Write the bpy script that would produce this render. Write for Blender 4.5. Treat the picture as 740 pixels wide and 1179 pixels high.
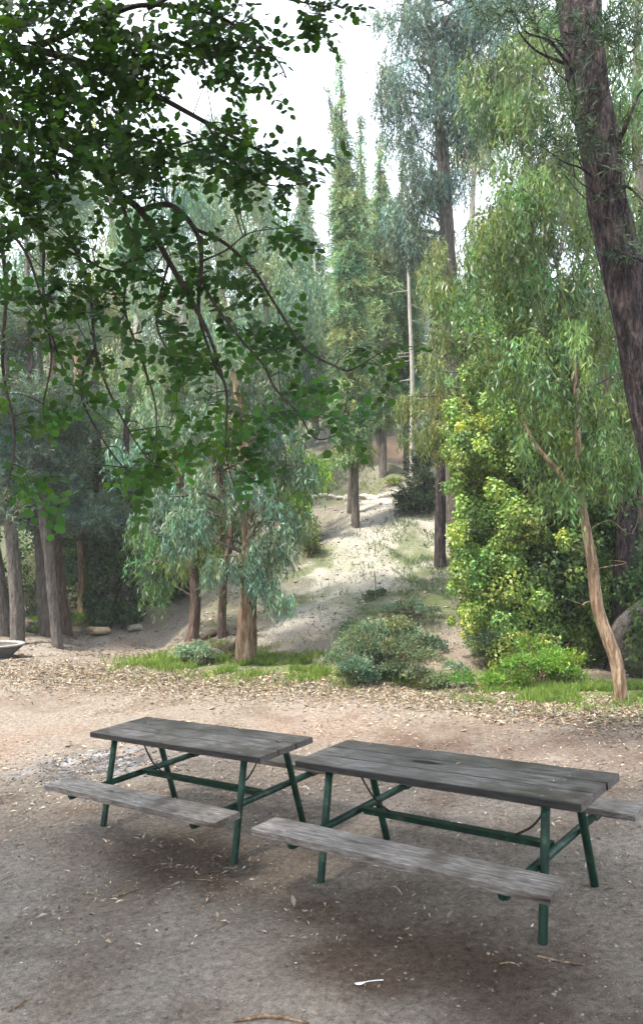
import bpy, bmesh, math
import numpy as np
from mathutils import Vector, Matrix
for o in list(bpy.data.objects): bpy.data.objects.remove(o)
C = bpy.context.scene.collection
rng = np.random.default_rng(7)
pi = math.pi
# ------------------------------------------------------------------ camera
FPX, CX, CY, PITCH, CZ = 931.4, 370.0, 589.5, 0.033, 2.287
cam = bpy.data.objects.new('camera', bpy.data.cameras.new('camera')); C.objects.link(cam)
cam.location = (0, 0, CZ); cam.rotation_euler = (pi/2+PITCH, 0, 0)
cam.data.sensor_fit = 'VERTICAL'; cam.data.sensor_height = 36; cam.data.lens = FPX/1179*36
cam.data.clip_end = 3000; cam.data.clip_start = 0.05
S = bpy.context.scene; S.camera = cam
# ------------------------------------------------------------------ light
SUN_EL, SUN_AZ = math.radians(60), math.radians(-122)      # azimuth from +Y, negative is to the left
w = bpy.data.worlds.new("World"); S.world = w; w.use_nodes = True
nt = w.node_tree; N = nt.nodes; K = nt.links; bg = N['Background']
sky = N.new('ShaderNodeTexSky'); sky.sky_type = 'NISHITA'; sky.sun_disc = False
sky.sun_elevation = SUN_EL; sky.sun_rotation = SUN_AZ; sky.dust_density = 3.0; sky.air_density = 1.2
tcw = N.new('ShaderNodeTexCoord'); nz = N.new('ShaderNodeTexNoise'); nz.inputs['Scale'].default_value = 2.2; nz.inputs['Detail'].default_value = 6
rp = N.new('ShaderNodeMapRange'); rp.inputs[1].default_value = .28; rp.inputs[2].default_value = .62; rp.inputs[3].default_value = .45; rp.inputs[4].default_value = 1.0
mx = N.new('ShaderNodeMix'); mx.data_type = 'RGBA'; mx.inputs['B'].default_value = (8.4, 9.4, 10.8, 1)
K.new(tcw.outputs['Generated'], nz.inputs['Vector']); K.new(nz.outputs['Fac'], rp.inputs[0]); K.new(rp.outputs[0], mx.inputs['Factor'])
K.new(sky.outputs[0], mx.inputs['A']); K.new(mx.outputs['Result'], bg.inputs['Color']); bg.inputs['Strength'].default_value = 0.13
sl = bpy.data.lights.new('sun', 'SUN'); sl.energy = 4.6; sl.angle = math.radians(7); sl.color = (1, .94, .84)
sun = bpy.data.objects.new('sun', sl); C.objects.link(sun)
d = Vector((math.sin(SUN_AZ)*math.cos(SUN_EL), math.cos(SUN_AZ)*math.cos(SUN_EL), math.sin(SUN_EL)))
sun.rotation_euler = d.to_track_quat('Z', 'Y').to_euler()
S.view_settings.view_transform = 'Standard'; S.view_settings.look = 'None'; S.view_settings.gamma = 1; S.view_settings.exposure = 1.42
S.view_settings.use_curve_mapping = False
S.cycles.max_bounces = 8; S.cycles.transparent_max_bounces = 8; S.cycles.volume_bounces = 1

# ------------------------------------------------------------------ numpy noise and terrain
_T = np.random.default_rng(3).random((256, 256))
def vnoise(x, y):
    x = np.asarray(x, float); y = np.asarray(y, float)
    xi = np.floor(x).astype(int); yi = np.floor(y).astype(int); fx = x-xi; fy = y-yi
    fx = fx*fx*(3-2*fx); fy = fy*fy*(3-2*fy)
    a = _T[xi & 255, yi & 255]; b = _T[(xi+1) & 255, yi & 255]; c = _T[xi & 255, (yi+1) & 255]; e = _T[(xi+1) & 255, (yi+1) & 255]
    return (a*(1-fx)+b*fx)*(1-fy)+(c*(1-fx)+e*fx)*fy-.5
def fbm(x, y, o=4):
    s = 0
    for k in range(o): s = s+vnoise(x*2**k+17.3*k, y*2**k+5.1*k)*.5**k
    return s
def sst(a, b, x):
    t = np.clip((np.asarray(x, float)-a)/(b-a), 0, 1); return t*t*(3-2*t)
PY = [-60, 14.6, 16.5, 21, 25.6, 27.6, 36, 60, 120, 200, 600]
PZ = [0, 0, .38, 1.75, 3.45, 3.75, 6.9, 15, 32, 36, 30]
TILT = .069
def tz0(x, y):
    x = np.asarray(x, float); y = np.asarray(y, float)
    sh = 6.5*(1-sst(-5.2, -2.6, x-.12*(y-16)))+3.5*sst(3.4, 5.5, x)
    z = np.interp(y-sh+.7*np.sin(x*.6), PY, PZ)
    z = z+TILT*np.clip(x-.158, -9, 9)*(1-sst(8.5, 15, y))
    sl_ = sst(14.5, 20, y)
    z = z+sl_*(fbm(x*.35, y*.35)*.55+fbm(x*1.3+4, y*1.3, 3)*.13)
    return z
def tz(x, y):
    x = np.asarray(x, float); y = np.asarray(y, float)
    near = 1-sst(14, 40, y)
    b = fbm(x*.9+3, y*.9+8, 3)*.03+near*(fbm(x*5, y*5, 3)*.026+fbm(x*19, y*19, 3)*.012)
    # shallow hollows scuffed out under the benches
    for (cx_, cy_) in ((.75, 4.3), (.9, 5.4), (-1.0, 6.0), (-1.1, 6.9)):
        b = b-.02*np.exp(-(((x-cx_)*.85+(y-cy_)*.5)**2*.9+((y-cy_)*.85-(x-cx_)*.5)**2*6))
    return tz0(x, y)+b
def ray(px, py):
    X = (px-CX)/FPX; U = (CY-py)/FPX; c, s = math.cos(PITCH), math.sin(PITCH)
    return np.array([X, c-U*s, s+U*c])
def pt(px, py, Y):
    r = ray(px, py); return np.array([0, 0, CZ])+r*(Y/r[1])
def at(px, py):
    r = ray(px, py); t = np.concatenate([np.arange(1, 40, .02), np.arange(40, 300, .2)])
    P = np.array([0, 0, CZ])[None]+r[None]*t[:, None]
    k = np.nonzero(P[:, 2] < tz(P[:, 0], P[:, 1]))[0]
    p = P[k[0]] if len(k) else P[-1]
    return np.array([p[0], p[1], float(tz(p[0], p[1]))])
def nrm(v): return v/np.maximum(np.linalg.norm(v, axis=-1, keepdims=True), 1e-9)

# ------------------------------------------------------------------ materials
def mat_base(name):
    m = bpy.data.materials.new(name); m.use_nodes = True
    t = m.node_tree; return m, t.nodes, t.links, t.nodes['Principled BSDF']
def ramp(N, stops):
    r = N.new('ShaderNodeValToRGB'); e = r.color_ramp.elements
    while len(e) < len(stops): e.new(.5)
    for i, (p_, c_) in enumerate(stops): e[i].position = p_; e[i].color = (*c_, 1)
    return r
def leaf_mat(name, col, trans=.35, rough=.5, spec=.35, tcol=None):
    m, N, K, b = mat_base(name)
    a = N.new('ShaderNodeAttribute'); a.attribute_name = 'col'
    mu = N.new('ShaderNodeMix'); mu.data_type = 'RGBA'; mu.blend_type = 'MULTIPLY'; mu.inputs['Factor'].default_value = 1
    mu.inputs['B'].default_value = (*col, 1); K.new(a.outputs['Color'], mu.inputs['A']); K.new(mu.outputs['Result'], b.inputs['Base Color'])
    b.inputs['Roughness'].default_value = rough; b.inputs['Specular IOR Level'].default_value = spec
    t = N.new('ShaderNodeBsdfTranslucent'); mu2 = N.new('ShaderNodeMix'); mu2.data_type = 'RGBA'; mu2.blend_type = 'MULTIPLY'; mu2.inputs['Factor'].default_value = 1
    tc = tcol or (col[0]*1.5, col[1]*1.5, col[2]*.6); mu2.inputs['B'].default_value = (*tc, 1)
    K.new(a.outputs['Color'], mu2.inputs['A']); K.new(mu2.outputs['Result'], t.inputs['Color'])
    ms = N.new('ShaderNodeMixShader'); ms.inputs[0].default_value = trans
    K.new(b.outputs[0], ms.inputs[1]); K.new(t.outputs[0], ms.inputs[2]); K.new(ms.outputs[0], N['Material Output'].inputs['Surface'])
    return m
def bark_mat(name, stops, scale=(6, 6, 1.1), bump=.5, nscale=3.0):
    m, N, K, b = mat_base(name)
    tc = N.new('ShaderNodeTexCoord'); mp = N.new('ShaderNodeMapping'); mp.inputs['Scale'].default_value = scale
    n = N.new('ShaderNodeTexNoise'); n.inputs['Scale'].default_value = nscale; n.inputs['Detail'].default_value = 9; n.inputs['Roughness'].default_value = .68
    K.new(tc.outputs['Object'], mp.inputs[0]); K.new(mp.outputs[0], n.inputs['Vector'])
    r = ramp(N, stops); K.new(n.outputs['Fac'], r.inputs[0]); K.new(r.outputs[0], b.inputs['Base Color'])
    v = N.new('ShaderNodeTexVoronoi'); v.inputs['Scale'].default_value = nscale*1.7; v.feature = 'DISTANCE_TO_EDGE'; K.new(mp.outputs[0], v.inputs['Vector'])
    ad = N.new('ShaderNodeMath'); K.new(n.outputs['Fac'], ad.inputs[0]); K.new(v.outputs['Distance'], ad.inputs[1])
    bp = N.new('ShaderNodeBump'); bp.inputs['Strength'].default_value = bump; bp.inputs['Distance'].default_value = .05
    K.new(ad.outputs[0], bp.inputs['Height']); K.new(bp.outputs[0], b.inputs['Normal'])
    b.inputs['Roughness'].default_value = .9; b.inputs['Specular IOR Level'].default_value = .15
    return m
M = {}
M['carob'] = leaf_mat('carob_leaf', (.020, .045, .013), .36, .55, .16, (.075, .19, .012))
M['euc_blue'] = leaf_mat('blue_gum_leaf', (.125, .185, .115), .33, .45, .4, (.10, .20, .07))
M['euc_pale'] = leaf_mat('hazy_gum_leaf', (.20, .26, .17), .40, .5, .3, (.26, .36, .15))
M['euc_green'] = leaf_mat('green_gum_leaf', (.075, .125, .04), .38, .42, .4, (.14, .22, .035))
M['euc_olive'] = leaf_mat('olive_gum_leaf', (.145, .185, .06), .35, .45, .35, (.2, .24, .05))
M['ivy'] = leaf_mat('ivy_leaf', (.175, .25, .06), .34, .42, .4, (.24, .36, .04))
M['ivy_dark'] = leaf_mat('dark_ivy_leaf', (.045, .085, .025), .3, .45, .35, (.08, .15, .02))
M['pine'] = leaf_mat('blue_needles', (.075, .115, .085), .2, .6, .25)
M['cypress'] = leaf_mat('cypress_scales', (.16, .225, .105), .35, .7, .2, (.24, .33, .13))
M['conifer'] = leaf_mat('dark_needles', (.035, .06, .032), .2, .6, .25)
M['bush'] = leaf_mat('grey_green_leaf', (.11, .155, .085), .3, .6, .3)
M['bushblue'] = leaf_mat('blue_green_leaf', (.12, .18, .125), .3, .6, .3)
M['fresh'] = leaf_mat('fresh_leaf', (.10, .20, .03), .4, .5, .3, (.2, .34, .02))
M['grass'] = leaf_mat('grass_blade', (.125, .19, .04), .4, .5, .3, (.22, .31, .03))
M['silver'] = leaf_mat('silvery_leaf', (.20, .23, .17), .3, .6, .3)
M['dead'] = leaf_mat('dead_leaf', (.30, .255, .20), .12, .75, .15, (.33, .27, .18))
M['peel'] = bark_mat('peeling_gum_bark', [(.3, (.035, .02, .013)), (.45, (.12, .07, .042)), (.55, (.24, .155, .10)), (.7, (.40, .32, .24))], (5, 5, .8), .6)
M['gum'] = bark_mat('smooth_gum_bark', [(.3, (.045, .027, .017)), (.47, (.15, .095, .058)), (.6, (.30, .22, .145)), (.72, (.42, .34, .25))], (7, 7, .9), .4)
M['palebark'] = bark_mat('pale_bark', [(.3, (.22, .19, .16)), (.5, (.36, .33, .29)), (.7, (.48, .45, .40))], (5, 5, 1.2), .3)
M['pinebark'] = bark_mat('pine_bark', [(.32, (.045, .038, .033)), (.5, (.12, .10, .085)), (.68, (.21, .18, .155))], (7, 7, 1.3), .9)
M['redbark'] = bark_mat('red_pine_bark', [(.32, (.035, .024, .018)), (.5, (.11, .073, .055)), (.68, (.21, .15, .12))], (7, 7, 1.2), .9)
M['darkbark'] = bark_mat('dark_furrowed_bark', [(.34, (.010, .008, .009)), (.5, (.04, .030, .030)), (.66, (.12, .09, .085))], (9, 9, 2.2), 1.0, 2.2)
M['carobbark'] = bark_mat('carob_twig_bark', [(.3, (.02, .016, .014)), (.6, (.07, .055, .045))], (8, 8, 8), .4)

# ------------------------------------------------------------------ mesh helpers
def build(name, V, F, m, parent=None, col=None, smooth=False, origin=None, loops=None, starts=None):
    """V (n,3) world verts, F (m,k) faces or loops/starts for mixed faces."""
    V = np.asarray(V, np.float32).reshape(-1, 3)
    o_ = np.array(origin if origin is not None else (0, 0, 0), np.float32)
    me = bpy.data.meshes.new(name)
    if loops is None:
        F = np.asarray(F, np.int32); loops = F.ravel(); starts = np.arange(0, F.size, F.shape[1])
    me.vertices.add(len(V)); me.vertices.foreach_set('co', (V-o_).ravel())
    me.loops.add(len(loops)); me.loops.foreach_set('vertex_index', np.asarray(loops, np.int32))
    me.polygons.add(len(starts)); me.polygons.foreach_set('loop_start', np.asarray(starts, np.int32))
    if smooth: me.polygons.foreach_set('use_smooth', np.ones(len(starts), bool))
    me.update(calc_edges=True)
    if col is not None:
        a = me.color_attributes.new('col', 'FLOAT_COLOR', 'POINT')
        c4 = np.ones((len(V), 4), np.float32); c4[:, :3] = col; a.data.foreach_set('color', c4.ravel())
    me.materials.append(m)
    o = bpy.data.objects.new(name, me); C.objects.link(o)
    if parent is not None:
        o.parent = parent
        o.location = Vector(o_.tolist())-parent.location
    else: o.location = o_.tolist()
    return o
def tag(o, label=None, cat=None, group=None, kind=None):
    for k, v in (('label', label), ('category', cat), ('group', group), ('kind', kind)):
        if v: o[k] = v
    return o
def thing(name, label, cat, loc, group=None):
    o = bpy.data.objects.new(name, None); C.objects.link(o); o.location = [float(v) for v in loc]; o.empty_display_size = .2
    return tag(o, label, cat, group)
LANCE = (np.array([[0, 0, 0], [.42, .5, .10], [1, 0, -.06], [.42, -.5, .10]]), [(0, 1, 2, 3)])
ROUND = (np.array([[0, 0, 0], [.22, .40, .05], [.65, .47, .04], [1, 0, 0], [.65, -.47, .04], [.22, -.40, .05]]), [(0, 1, 2, 3, 4, 5)])
IVY = (np.array([[0, 0, 0], [.12, .5, .05], [.55, .38, .04], [1, 0, -.05], [.55, -.38, .04], [.12, -.5, .05]]), [(0, 1, 2, 3, 4, 5)])
def leaves(P, D, Nn, L, Wd, shape, c):
    """arrays of leaves -> V, F, col"""
    T, Fs = shape; k = len(T); n = len(P)
    D = nrm(D); S_ = nrm(np.cross(D, Nn)); U_ = np.cross(S_, D)
    L = np.broadcast_to(L, n); Wd = np.broadcast_to(Wd, n)
    V = P[:, None]+D[:, None]*(T[None, :, 0:1]*L[:, None, None])+S_[:, None]*(T[None, :, 1:2]*Wd[:, None, None])+U_[:, None]*(T[None, :, 2:3]*L[:, None, None])
    F = (np.arange(n)[:, None, None]*k+np.array(Fs)[None]).reshape(-1, len(Fs[0]))
    return V.reshape(-1, 3), F, np.repeat(c, k, axis=0)
def rdir(n):
    return nrm(rng.normal(size=(n, 3)))
def vary(n, amt=.35, warm=.2):
    """per-leaf tint multipliers: brightness and yellow-blue shift"""
    b = np.exp(rng.normal(0, amt, n)); t = rng.normal(0, warm, n)
    return np.stack([b*np.exp(t), b, b*np.exp(-t*.7)], 1)
def tube(pts, radii, seg=10, rough=0., flare=0., sub=0, cap=True):
    """lofted tube along pts; rough displaces the surface"""
    pts = np.asarray(pts, float); radii = np.asarray(radii, float)
    if sub:
        t = np.linspace(0, len(pts)-1, (len(pts)-1)*sub+1); i = np.clip(np.floor(t).astype(int), 0, len(pts)-2); u = (t-i)[:, None]
        p0 = pts[np.maximum(i-1, 0)]; p1 = pts[i]; p2 = pts[i+1]; p3 = pts[np.minimum(i+2, len(pts)-1)]
        P = .5*((2*p1)+(-p0+p2)*u+(2*p0-5*p1+4*p2-p3)*u**2+(-p0+3*p1-3*p2+p3)*u**3)
        radii = np.interp(t, np.arange(len(radii)), radii); pts = P
    n = len(pts); Tn = nrm(np.gradient(pts, axis=0))
    ref = np.array([1., 0, 0]) if abs(Tn[0][0]) < .8 else np.array([0, 1., 0])
    A = nrm(ref[None]-Tn*(Tn@ref)[:, None]); B = np.cross(Tn, A)
    th = np.linspace(0, 2*pi, seg, endpoint=False)
    r = radii[:, None]*np.ones(seg)[None]
    if rough:
        s = np.cumsum(np.r_[0, np.linalg.norm(np.diff(pts, axis=0), axis=1)])
        r = r*(1+rough*(vnoise(th[None]*2.2+pts[0, 0]*9, s[:, None]*1.3)+.6*vnoise(th[None]*6+3, s[:, None]*4+pts[0, 0])+.4*np.sin(th[None]*3+s[:, None]*.5)))
    if flare:
        s = np.linalg.norm(pts-pts[0], axis=1)/(radii[0]*2.0)
        r = r*(1+flare*np.exp(-s*1.6)[:, None]*(1+.5*np.cos(th*4+1)[None]))
    V = pts[:, None]+A[:, None]*(np.cos(th)[None]*r)[..., None]+B[:, None]*(np.sin(th)[None]*r)[..., None]
    V = V.reshape(-1, 3); i = np.arange(n-1)[:, None]*seg; j = np.arange(seg)[None]
    F = np.stack([i+j, i+(j+1) % seg, i+seg+(j+1) % seg, i+seg+j], -1).reshape(-1, 4)
    loops = F.ravel(); st = np.arange(0, F.size, 4)
    if cap:
        e = np.arange((n-1)*seg, n*seg); st = np.r_[st, len(loops), len(loops)+seg]; loops = np.r_[loops, e, np.arange(seg)[::-1]]
    return V, loops, st
def tube_obj(name, pts, radii, m, parent=None, origin=None, **kw):
    V, l, s = tube(pts, radii, **kw)
    return build(name, V, None, m, parent, smooth=True, origin=origin if origin is not None else (parent.location if parent else pts[0]), loops=l, starts=s)
def merge(parts):
    Vs, Fs, Cs, k = [], [], [], 0
    for V, F, c in parts:
        Vs.append(V); Fs.append(F+k); Cs.append(c); k += len(V)
    return np.concatenate(Vs), np.concatenate(Fs), np.concatenate(Cs)
def merge_tubes(ts):
    V, L, St, k, q = [], [], [], 0, 0
    for v, l, s in ts:
        V.append(v); L.append(l+k); St.append(s+q); k += len(v); q += len(l)
    return np.concatenate(V), np.concatenate(L), np.concatenate(St)

# ------------------------------------------------------------------ crowns
def cluster(cx, cy, rx, ry, n, r, Y, dY=1.2):
    """n blobs (centre, radius) spread through an ellipse of the picture at depth about Y"""
    out = []
    for k in range(n):
        a = rng.uniform(0, 2*pi); q = math.sqrt(rng.uniform(0, 1)); rr = r*rng.uniform(.65, 1.3); y = Y+rng.uniform(-dY, dY)
        out.append((pt(cx+rx*q*math.cos(a), cy+ry*q*math.sin(a), y), rr*y/FPX))
    return out
COVK = 2.3
def foliage(blobs, kind, cov=1.6, Lb=None):
    parts = []; cov = cov*COVK
    for (c, r) in blobs:
        Y = max(c[1], 1); px = Y/FPX; rp_ = r/px
        cb = vary(1, .27, .13)
        if kind in ('euc',):
            L = max(Lb or .15, 5*px); W = max(.026, 1.25*px); n = int(cov*pi*rp_**2/((L/px)*(W/px)*.5)*.8)
            ns = max(3, n//12); q = rdir(ns)*(rng.uniform(0, 1, ns)**.45)[:, None]*r; q[:, 2] = q[:, 2]*.85+.15*r
            P0 = c+q; out = nrm(q*np.array([1, 1, .3])+rdir(ns)*.4)
            Ls = rng.uniform(.35, .9, ns)*min(1.0, .35+r*.9)
            t = np.linspace(.05, 1, 12); 
            P = P0[:, None]+out[:, None]*(Ls[:, None, None]*.35*np.sqrt(t)[None, :, None])+np.array([0, 0, -1.])*(Ls[:, None, None]*(t**1.3)[None, :, None])
            P = P.reshape(-1, 3)+rng.normal(0, .02, (ns*12, 3)); n = len(P)
            D = np.array([0, 0, -1.])+rng.normal(0, .42, (n, 3)); Nn = rdir(n)*np.array([1, 1, .25])
            cs = vary(ns, .22, .12)[:, None]*np.ones((1, 12, 1)); cc = vary(n, .22, .08)*cs.reshape(-1, 3)*cb
            parts.append(leaves(P, D, Nn, L*rng.uniform(.6, 1.25, n), W*rng.uniform(.7, 1.2, n), LANCE, cc))
        elif kind == 'ivy':
            L = max(Lb or .075, 3.0*px); n = int(cov*pi*rp_**2/((L/px)**2*.6))
            u = rdir(n); P = c+u*r*(rng.uniform(.5, 1, n)**.5)[:, None]*np.array([1, 1, 1.15])
            P0_ = None; bump = vnoise(u[:, 0]*3+c[0]*7, u[:, 2]*3+c[2]*5)+vnoise(u[:, 1]*4+9, u[:, 2]*4)
            P += u*(bump*r*.45)[:, None]
            D = np.array([0, 0, -.7])+rdir(n)*.75+u*.35; Nn = u+rdir(n)*.55+np.array([0, 0, .4])
            parts.append(leaves(P, D, Nn, L*rng.uniform(.6, 1.25, n), L*.85*rng.uniform(.6, 1.2, n), IVY, vary(n, .3, .13)*cb))
        elif kind in ('needle', 'spray'):
            L = max(Lb or .16, 4.5*px); W = max(.012, 1.15*px); n = int(cov*pi*rp_**2/((L/px)*(W/px)*.5))
            nt_ = max(3, n//14); q = rdir(nt_)*(rng.uniform(0, 1, nt_)**.4)[:, None]*r*np.array([1, 1, .6])
            ax = nrm(q*np.array([1, 1, .2])+rdir(nt_)*.3+np.array([0, 0, .15 if kind == 'needle' else -.5]))
            t = np.linspace(0, 1, 14); P = (c+q)[:, None]+ax[:, None]*(t[None, :, None]*L*2.2); P = P.reshape(-1, 3)
            n = len(P); A = np.repeat(ax, 14, 0); D = A*.8+rdir(n)*.8
            cs = np.repeat(vary(nt_, .2, .1), 14, 0)
            parts.append(leaves(P, D, rdir(n), L*rng.uniform(.6, 1.2, n), W*rng.uniform(.7, 1.2, n), LANCE, vary(n, .2, .07)*cs*cb))
        elif kind == 'bush':
            L = max(Lb or .05, 3.4*px); n = int(cov*pi*rp_**2/((L/px)**2*.25))
            u = rdir(n); u[:, 2] = np.abs(u[:, 2])*.9-.1; P = c+u*r*(rng.uniform(.25, 1, n)**.5)[:, None]*np.array([1, 1, .9])
            P += rng.normal(0, .06*r, (n, 3))+u*(rng.uniform(0, 1, n)**5*.75*r)[:, None]
            D = u*.7+rdir(n)*.8+np.array([0, 0, .2])
            parts.append(leaves(P, D, rdir(n), L*rng.uniform(.6, 1.3, n), L*.38*rng.uniform(.7, 1.3, n), LANCE, vary(n, .28, .12)*cb))
    return merge(parts)
def crown(name, blobs, kind, m, parent, cov=1.6, Lb=None):
    V, F, c = foliage(blobs, kind, cov, Lb)
    return build(name, V, F, m, parent, col=c, origin=parent.location if parent else None)
def limb_to(tp, rr, c, r0, wob=.12):
    """curved limb from a trunk polyline to a blob centre"""
    tp = np.asarray(tp); dz = c[2]-tp[:, 2]; dist = np.linalg.norm(tp-c, axis=1)
    k = int(np.argmin(np.where(dz > .2, dist, dist+5+np.abs(dz)))); k = min(k, len(tp)-1)
    a = tp[k]; mid = (a+c)/2+np.array([rng.normal(0, wob), rng.normal(0, wob), .12*np.linalg.norm(c-a)])*min(1, np.linalg.norm(c-a))
    r = min(r0, rr[k]*.7)
    return [a, (a+mid)/2+rng.normal(0, wob*.3, 3), mid, (mid+c)/2+rng.normal(0, wob*.4, 3), c], [r, r*.85, r*.6, r*.4, r*.14]
def dense(pts, n):
    pts = np.asarray(pts, float); t = np.linspace(0, len(pts)-1, n)
    return np.stack([np.interp(t, np.arange(len(pts)), pts[:, k]) for k in range(3)], 1)
def make_tree(name, label, cat, tpts, trad, bark, blobs, kind, lm, cov=1.6, group=None, nlimb=8, limb_r=.06, Lb=None, rough=.16, flare=.5, seg=14, crown_name='crown', tw=True, limb_bark=None):
    tpts = [np.asarray(p, float) for p in tpts]
    t = thing(name, label, cat, tpts[0], group)
    b0 = [tpts[0]-np.array([0, 0, .25])]+tpts
    V, l, s = tube(b0, [trad[0]]+list(trad), seg=seg, rough=rough, flare=flare, sub=8)
    build('trunk', V, None, bark, t, smooth=True, origin=t.location, loops=l, starts=s)
    if blobs:
        tp = dense(tpts, 60); rr = np.interp(np.linspace(0, len(trad)-1, 60), np.arange(len(trad)), trad)
        idx = rng.permutation(len(blobs))
        lb = limb_bark or bark
        for k in idx[:nlimb]:
            P, R_ = limb_to(tp, rr, blobs[k][0], limb_r)
            tube_obj('branch', P, R_, lb, t, seg=7, sub=5, rough=.1)
        if tw and len(idx) > nlimb:
            ts = []
            for k in idx[nlimb:nlimb+60]:
                P, R_ = limb_to(tp, rr, blobs[k][0], limb_r*.45); ts.append(tube(P, R_, seg=4, sub=3))
            V, l, s = merge_tubes(ts); build('twigs', V, None, lb, t, smooth=True, origin=t.location, loops=l, starts=s)
        crown(crown_name, blobs, kind, lm, t, cov, Lb)
    return t
# ------------------------------------------------------------------ the ground, one sheet
def polyline_dist(x, y, pts):
    d_ = np.full(x.shape, 1e9)
    for (a, b) in zip(pts[:-1], pts[1:]):
        ax, ay, bx, by = a[0], a[1], b[0], b[1]; L2 = (bx-ax)**2+(by-ay)**2+1e-9
        t = np.clip(((x-ax)*(bx-ax)+(y-ay)*(by-ay))/L2, 0, 1); d_ = np.minimum(d_, np.hypot(x-ax-t*(bx-ax), y-ay-t*(by-ay)))
    return d_
ys = np.r_[np.linspace(-30, .8, 20), np.exp(np.arange(math.log(1.0), math.log(700), .0075))]
u = np.linspace(-1, 1, 470); xs = np.sinh(u*5.4)/math.sinh(5.4)*500
GX, GY = np.meshgrid(xs, ys); GZ = tz(GX, GY)
def mixc(a, b, t): return a*(1-t[..., None])+np.array(b)*t[..., None]
n1 = fbm(GX*.5+2, GY*.5+1); n2 = fbm(GX*2.3+7, GY*2.3+3); n3 = fbm(GX*8, GY*8, 3)
col = np.ones(GX.shape+(3,))*np.array([.27, .222, .18])
col = mixc(col, [.31, .265, .225], sst(-.1, .35, n1)*.8)
col = mixc(col, [.16, .115, .082], sst(.05, .4, n2)*.5)
# reddish soil behind the tables, darker trodden soil round the right hand table
col = mixc(col, [.27, .165, .11], sst(.0, .3, n1+.35*np.exp(-((GX+3.2)/2.5)**2-((GY-9.6)/1.1)**2)-.05)*np.exp(-((GY-9.4)/1.9)**2)*(1-sst(-1, 4, GX))*.45)
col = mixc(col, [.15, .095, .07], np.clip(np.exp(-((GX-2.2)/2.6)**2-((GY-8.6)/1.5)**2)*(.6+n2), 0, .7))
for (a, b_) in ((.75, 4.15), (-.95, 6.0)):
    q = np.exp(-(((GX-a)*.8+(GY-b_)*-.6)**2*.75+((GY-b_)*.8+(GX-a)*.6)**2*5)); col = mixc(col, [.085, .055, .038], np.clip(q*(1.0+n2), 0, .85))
# hill
hill = sst(15.2, 18, GY-6.5*(1-sst(-5.2, -2.6, GX-.12*(GY-16))))
hc = np.ones(GX.shape+(3,))*np.array([.205, .188, .155]); hc = mixc(hc, [.15, .15, .08], sst(.0, .25, n1*.6+n2*.7)*.75); hc = mixc(hc, [.20, .17, .13], sst(.05, .3, n3)*.3)
pathA = [at(305, 750), at(345, 728), at(392, 695), at(430, 672), at(468, 648), at(500, 618), at(535, 590)]
pathB = [at(395, 700), at(412, 660), at(428, 625), at(452, 590), at(462, 575)]
pathC = [at(500, 742), at(522, 738), at(545, 745)]
pale = np.zeros(GX.shape)
for P_, wd in ((pathA, .8), (pathB, 1.3), (pathC, .9)):
    pale = np.maximum(pale, 1-sst(wd*.5, wd*1.25, polyline_dist(GX, GY, P_)+n2*.7))
pu = pathA[-1][:2]-pathA[0][:2]; pu = pu/np.linalg.norm(pu); st_ = fbm((GX*pu[0]+GY*pu[1])*.35, (GX*pu[1]-GY*pu[0])*2.6, 4)
hc = mixc(hc, [.17, .15, .12], sst(-.05, .25, st_)*.7)
hc = mixc(hc, [.46, .42, .365], pale*.95)
oc = at(437, 522); hc = mixc(hc, [.30, .19, .12], np.clip(np.exp(-((GX-oc[0])/1.2)**2-((GY-oc[1])/1.6)**2)*(1+n1), 0, .9))
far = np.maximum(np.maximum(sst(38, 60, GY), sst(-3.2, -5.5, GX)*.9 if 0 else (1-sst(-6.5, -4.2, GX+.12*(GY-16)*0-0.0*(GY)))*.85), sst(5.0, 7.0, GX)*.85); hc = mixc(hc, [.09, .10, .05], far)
for (px_, py_, rx_, ry_) in ((478, 705, 1.4, 1.6), (365, 650, 1.0, 1.0), (492, 655, .8, 1.2), (440, 690, .8, .5), (470, 630, .7, .9), (390, 562, 2.0, .8), (360, 690, .7, .5), (520, 690, .9, .9)):
    g = at(px_, py_); hc = mixc(hc, [.12, .15, .06], np.clip(np.exp(-((GX-g[0])/rx_)**2-((GY-g[1])/ry_)**2)*(.7+1.6*n2), 0, .7))
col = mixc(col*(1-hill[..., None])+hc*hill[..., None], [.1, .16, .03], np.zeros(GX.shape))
# grass verges at the edge of the clearing
def verge(px0, px1, pyf, wid):
    return [at(px_, pyf(px_)) for px_ in np.linspace(px0, px1, 8)], wid
gl = verge(185, 400, lambda p_: 762+.06*(p_-185), 1.0); gr_ = verge(600, 760, lambda p_: 800, 1.0); gm = verge(400, 620, lambda p_: 782, .6)
for P_, wd in (gl, gm, gr_):
    col = mixc(col, [.13, .19, .045], (1-sst(wd*.5, wd*1.2, polyline_dist(GX, GY, P_)+n2*.6))*.8)
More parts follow.
